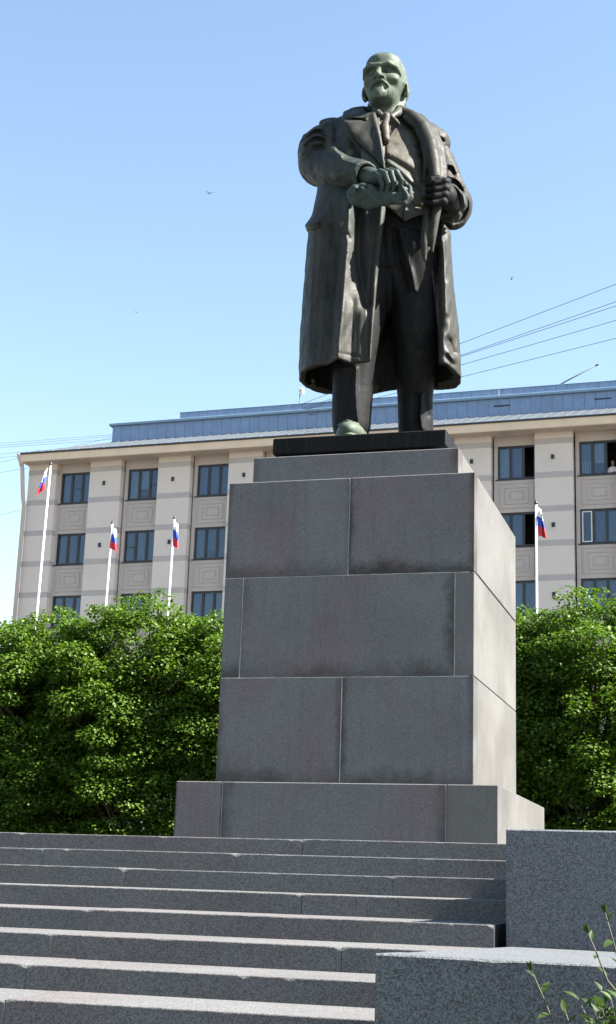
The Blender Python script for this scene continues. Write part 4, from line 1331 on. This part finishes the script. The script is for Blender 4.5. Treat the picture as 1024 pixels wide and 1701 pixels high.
# ---- head
hd = Field((-0.42, -0.62, 4.18), (0.36, 0.52, 5.52), 0.0095)
hx = -0.032
hd.ell((hx, 0.05, 5.04), (0.270, 0.335, 0.325), 0)
hd.ell((hx, -0.07, 4.88), (0.206, 0.25, 0.27), 0.10)
hd.ell((hx, -0.10, 4.73), (0.155, 0.20, 0.13), 0.07)
hd.ell((hx, 0.12, 4.93), (0.245, 0.22, 0.20), 0.06)
hd.chain([(hx, 0.10, 4.80), (hx+0.02, 0.09, 4.28)], [0.19, 0.215], 0.07)
hd.chain([(hx+0.205, 0.12, 4.74), (hx+0.10, -0.10, 4.36)], [0.05, 0.04], 0.05)
hd.chain([(hx-0.205, 0.12, 4.74), (hx-0.06, -0.10, 4.36)], [0.05, 0.04], 0.05)
for s_ in (1, -1):
    hd.chain([(hx+0.02*s_, -0.318, 5.055), (hx+0.11*s_, -0.305, 5.075), (hx+0.195*s_, -0.245, 5.045), (hx+0.232*s_, -0.16, 4.985)], [0.030, 0.036, 0.036, 0.022], 0.030)
    hd.ell((hx+0.110*s_, -0.315, 4.990), (0.082, 0.115, 0.047), 0.022, True)
    hd.ell((hx+0.105*s_, -0.205, 4.985), (0.055, 0.048, 0.040), 0.010)
    hd.chain([(hx+0.05*s_, -0.245, 5.012), (hx+0.11*s_, -0.255, 5.015), (hx+0.17*s_, -0.205, 4.995)], 0.010, 0.012)
    hd.chain([(hx+0.06*s_, -0.250, 4.955), (hx+0.115*s_, -0.258, 4.945), (hx+0.17*s_, -0.215, 4.960)], 0.011, 0.015)
    hd.ell((hx+0.150*s_, -0.205, 4.895), (0.075, 0.07, 0.055), 0.06)
    hd.ell((hx+0.055*s_, -0.345, 4.872), (0.034, 0.045, 0.030), 0.02)
    hd.ell((hx+0.030*s_, -0.385, 4.845), (0.014, 0.022, 0.014), 0.006, True)
    hd.chain([(hx+0.085*s_, -0.335, 4.885), (hx+0.150*s_, -0.275, 4.79), (hx+0.165*s_, -0.245, 4.70)], [0.010, 0.016, 0.012], 0.025, True)
    hd.chain([(hx+0.010*s_, -0.358, 4.822), (hx+0.055*s_, -0.350, 4.812), (hx+0.098*s_, -0.318, 4.778), (hx+0.118*s_, -0.290, 4.748)], [0.023, 0.026, 0.021, 0.011], 0.018)
    hd.chain([(hx, -0.350, 4.768), (hx+0.04*s_, -0.342, 4.765), (hx+0.07*s_, -0.325, 4.757)], [0.010, 0.009, 0.004], 0.008, True)
    # ears and the fringe of hair behind them
    ex = hx+0.272*s_
    hd.ell((ex, 0.045, 4.885), (0.030, 0.065, 0.105), 0.015, False, 0.35*s_)
    hd.ell((ex+0.026*s_, 0.03, 4.90), (0.018, 0.034, 0.062), 0.012, True, 0.35*s_)
    hd.chain([(ex-0.012*s_, 0.01, 4.81), (ex-0.018*s_, 0.02, 4.79)], 0.018, 0.01)
    hd.ell((hx+0.195*s_, 0.18, 4.95), (0.072, 0.13, 0.15), 0.05)
    hd.chain([(hx+0.235*s_, -0.04, 4.93), (hx+0.240*s_, 0.04, 5.03)], [0.012, 0.03], 0.04)
hd.chain([(hx, -0.300, 5.03), (hx, -0.345, 4.96), (hx, -0.400, 4.885)], [0.024, 0.032, 0.040], 0.03)
hd.chain([(hx-0.040, -0.335, 4.738), (hx+0.040, -0.335, 4.738)], 0.022, 0.018)
hd.ell((hx, -0.305, 4.672), (0.092, 0.078, 0.070), 0.03)
hd.ell((hx, -0.325, 4.632), (0.055, 0.055, 0.050), 0.03)
hd.ell((hx, -0.12, 5.19), (0.20, 0.16, 0.12), 0.10)
g_ = np.random.default_rng(3)
for i in range(26):                                    # strands of the beard and the side hair
    t = g_.uniform(-1, 1)
    hd.chain([(hx+0.075*t, -0.368+0.05*t*t, 4.70), (hx+0.055*t, -0.372+0.05*t*t, 4.65), (hx+0.030*t, -0.358, 4.59)], [0.006, 0.009, 0.004], 0.008)
hd.wrinkle(0.002, 14.0, 2)
spart("head", hd, "bronze_green", "head with light green patina, chin raised, moustache and small pointed beard")
# ---- right hand with the crumpled cap
ha = Field((-0.35, -1.22, 2.85), (0.62, -0.40, 3.62), 0.0075)
ha.chain([S(603, 291, -0.70), S(616, 294, -0.80)], [0.11, 0.115], 0.02)
ha.ell(S(625, 296, -0.86), (0.115, 0.10, 0.10), 0.05)
ha.ell(S(638, 294, -0.86), (0.12, 0.09, 0.085), 0.05)
fing = [[(624, 288, -.92), (632, 294, -.975), (636, 308, -.985), (633, 322, -.92)], [(632, 285, -.93), (641, 289, -.985), (646, 304, -1.0), (643, 321, -.93)],
        [(641, 284, -.92), (650, 287, -.975), (655, 302, -.99), (653, 319, -.92)], [(649, 283, -.90), (659, 286, -.955), (667, 299, -.97), (664, 318, -.90)]]
for i, f_ in enumerate(fing):
    ha.chain([S(*p) for p in f_], [0.038, 0.036, 0.032, 0.027], 0.004)
    ha.ell(S(*f_[1]), (0.039, 0.038, 0.037), 0.008)
ha.chain([S(628, 304, -0.80), S(645, 314, -0.78), S(662, 312, -0.84), S(674, 306, -0.90)], [0.05, 0.045, 0.036, 0.028], 0.015)
spart("hand", ha, "bronze_teal", "right hand closed on the cap, greenish")
cp = Field((-0.45, -1.20, 2.70), (0.62, -0.40, 3.50), 0.011)
cp.ell(S(599, 322, -0.84), (0.155, 0.16, 0.115), 0.03)
cp.ell(S(612, 318, -0.90), (0.12, 0.11, 0.075), 0.05)
cp.ell(S(604, 313, -0.98), (0.06, 0.07, 0.035), 0.03, True)
cp.chain([S(590, 318, -0.92), S(600, 314, -0.98), S(610, 322, -0.99), S(620, 330, -0.95)], [0.03, 0.028, 0.03, 0.02], 0.025)
cp.chain([S(608, 326, -0.86), S(640, 328, -0.88), S(664, 330, -0.90)], [0.11, 0.085, 0.075], 0.05)
cp.chain([S(660, 334, -0.93), S(673, 338, -0.95), S(683, 328, -0.92), S(680, 312, -0.86), S(671, 299, -0.82)], [0.04, 0.035, 0.035, 0.03, 0.025], 0.02)
cp.chain([S(662, 326, -0.93), S(669, 312, -0.97), S(675, 322, -0.98), S(677, 332, -0.95)], [0.03, 0.024, 0.024, 0.02], 0.015)
cp.chain([S(592, 334, -0.86), S(612, 340, -0.88), S(636, 336, -0.9)], [0.07, 0.06, 0.05], 0.04)
cp.chain([S(586, 314, -0.96), S(600, 320, -1.0), S(612, 332, -0.98)], [0.012, 0.016, 0.008], 0.015, True)
cp.chain([S(622, 322, -0.97), S(634, 332, -0.98), S(652, 336, -0.98)], [0.010, 0.014, 0.008], 0.015, True)
cp.chain([S(583, 326, -0.95), S(598, 334, -0.98), S(616, 338, -0.96)], [0.010, 0.012, 0.008], 0.012, True)
cp.wrinkle(0.006, 16.0, 8)
spart("crumpled_cap", cp, "bronze_teal")
# ---- left hand on the lapel
hb = Field((0.40, -0.82, 2.75), (1.08, -0.05, 3.58), 0.008)
hb.chain([S(746, 338, -0.16), S(742, 328, -0.36)], [0.13, 0.135], 0.03)
hb.ell(S(737, 322, -0.42), (0.13, 0.13, 0.17), 0.05)
for i, yy in enumerate((302, 313, 324, 335)):
    w = (0.047, 0.05, 0.048, 0.043)[i]
    o_ = (2, 3, 2, -1)[i]
    hb.chain([S(742+o_, yy-1, -0.44), S(737+o_, yy, -0.55), S(721+o_, yy+2, -0.60), S(709+o_, yy+3, -0.55), S(708+o_, yy+4, -0.48)], [w*0.96, w*0.94, w*0.88, w*0.78, w*0.7], 0.005)
    hb.ell(S(737+o_, yy, -0.55), (0.055, 0.052, 0.05), 0.02)
hb.chain([S(738, 302, -0.42), S(728, 297, -0.52), S(717, 298, -0.57)], [0.055, 0.046, 0.036], 0.015)
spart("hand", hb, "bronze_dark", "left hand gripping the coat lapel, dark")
# ---- buttons
def button(px, py, dy, r_=0.045):
    v, f = lathe_geo([(r_*0.6, -0.02), (r_, -0.01), (r_, 0.014), (r_*0.78, 0.022), (r_*0.70, 0.010), (r_*0.2, 0.010)], 14)
    p = S(px, py, dy)
    obj("button", mk([(a, -c, b) for a, b, c in v], f, True), M["bronze_sunlit"], st, p)
BUTTONS = [(581.5, 254.5, "overcoat", 0.05), (569.5, 372, "overcoat", 0.05), (644, 238, "waistcoat", 0.026), (646.5, 258, "waistcoat", 0.026), (757, 436, "overcoat", 0.045)]
dg = bpy.context.evaluated_depsgraph_get()
for px, py, on, r_ in BUTTONS:
    ob = next(c for c in st.children if c.name == on)
    o_ = Vector(CAMP-SC); d_ = Vector(S(px, py, 0)-(CAMP-SC)).normalized()
    hit, loc, nor, _ = ob.ray_cast(o_, d_, depsgraph=dg)
    if hit:
        v, f = lathe_geo([(r_*0.6, -0.03), (r_, -0.02), (r_, 0.014), (r_*0.78, 0.022), (r_*0.70, 0.010), (r_*0.2, 0.010)], 14)
        b_ = obj("button", mk(v, f, True), M["bronze_sunlit"], st, loc)
        b_.rotation_euler = nor.to_track_quat('Z', 'Y').to_euler()
# ---- the bronze plate it stands on
obj("base_plate", box((-1.005, -1.02, -0.19), (1.0, 1.16, 0.0), 0.012), M["bronze_dark"], st).location = (0, 0, 0)

# ------------------------------------------------------------------ the person looking out of the top right window
pb = empty("person", (0, 0, 0))
tag(pb, "person in a white shirt leaning out of the open window at the top right", "person")
pu = Vector((15.42, 0.66, E+ROWS[0]-WH+0.02))
c_, s_ = math.cos(BYAW), math.sin(BYAW)
pb.location = (BQ[0]+c_*pu.x-s_*pu.y, BQ[1]+s_*pu.x+c_*pu.y, pu.z)
pb.rotation_euler = (0, 0, BYAW)
bd = Field((-0.42, -0.32, -0.35), (0.42, 0.30, 0.82), 0.010)
bd.ell((0, 0.06, 0.05), (0.185, 0.12, 0.36), 0.02)                       # chest
bd.chain([(-0.19, 0.05, 0.28), (-0.05, 0.03, 0.36), (0.05, 0.03, 0.36), (0.19, 0.05, 0.28)], [0.065, 0.07, 0.07, 0.065], 0.05)
bd.chain([(0, 0.02, 0.36), (0, -0.02, 0.50)], 0.055, 0.03)
for q_ in (1, -1):
    bd.chain([(0.19*q_, 0.05, 0.27), (0.27*q_, -0.02, 0.06), (0.10*q_, -0.17, 0.045+0.03*(q_ > 0))], [0.058, 0.048, 0.034], 0.03)
    bd.ell((0.06*q_, -0.185, 0.05+0.03*(q_ > 0)), (0.05, 0.035, 0.025), 0.02)
    for j in range(4):
        bd.chain([(0.045*q_, -0.20+0.013*j, 0.06+0.03*(q_ > 0)), (-0.01*q_, -0.205+0.014*j, 0.062+0.03*(q_ > 0)), (-0.045*q_, -0.20+0.014*j, 0.05+0.03*(q_ > 0))], [0.010, 0.009, 0.007], 0.004)
    bd.chain([(0.07*q_, -0.21, 0.06), (0.02*q_, -0.225, 0.085)], [0.012, 0.009], 0.006)
bd.ell((0, -0.02, 0.60), (0.076, 0.095, 0.115), 0.02)
bd.ell((0, -0.045, 0.535), (0.056, 0.06, 0.06), 0.03)
bd.chain([(0, -0.105, 0.62), (0, -0.128, 0.585)], [0.010, 0.016], 0.012)
for q_ in (1, -1):
    bd.ell((0.033*q_, -0.108, 0.618), (0.020, 0.018, 0.012), 0.008, True)
    bd.ell((0.033*q_, -0.096, 0.617), (0.013, 0.012, 0.009), 0.003)
    bd.ell((0.078*q_, -0.01, 0.595), (0.012, 0.022, 0.032), 0.006)
bd.chain([(-0.022, -0.104, 0.548), (0.022, -0.104, 0.548)], 0.005, 0.004, True)
M["skin"] = plain("skin", (0.30, 0.17, 0.11), 0.6, 0, 0.1, 12)
M["hair"] = plain("hair_dark", (0.02, 0.015, 0.012), 0.6, 0, 0.3, 30)
M["shirt_white"] = plain("shirt_white", (0.80, 0.74, 0.74), 0.8, 0, 0.06, 10)
obj("body", bd.mesh("person_body"), M["skin"], pb)
sh_ = Field((-0.42, -0.32, -0.35), (0.42, 0.30, 0.5), 0.010)
sh_.ell((0, 0.06, 0.05), (0.205, 0.14, 0.37), 0.02)
sh_.chain([(-0.19, 0.05, 0.28), (-0.06, 0.04, 0.355), (0.06, 0.04, 0.355), (0.19, 0.05, 0.28)], [0.082, 0.076, 0.076, 0.082], 0.05)
for q_ in (1, -1):
    sh_.chain([(0.19*q_, 0.05, 0.27), (0.27*q_, -0.02, 0.06), (0.20*q_, -0.09, 0.055)], [0.078, 0.070, 0.060], 0.03)
    sh_.chain([(0.03*q_, -0.055, 0.40), (0.07*q_, -0.06, 0.33), (0.02*q_, -0.09, 0.22)], [0.022, 0.026, 0.014], 0.015)
sh_.chain([(0, -0.10, 0.42), (0, -0.14, 0.20)], [0.06, 0.012], 0.02, True)
sh_.ell((0, 0.0, 0.45), (0.062, 0.075, 0.09), 0.02, True)
obj("shirt", sh_.mesh("person_shirt"), M["shirt_white"], pb)
hr = Field((-0.14, -0.18, 0.45), (0.14, 0.16, 0.80), 0.008)
hr.ell((0, 0.0, 0.64), (0.088, 0.108, 0.105), 0.01)
hr.ell((0, -0.12, 0.585), (0.075, 0.07, 0.10), 0.02, True)
obj("hair", hr.mesh("person_hair"), M["hair"], pb)
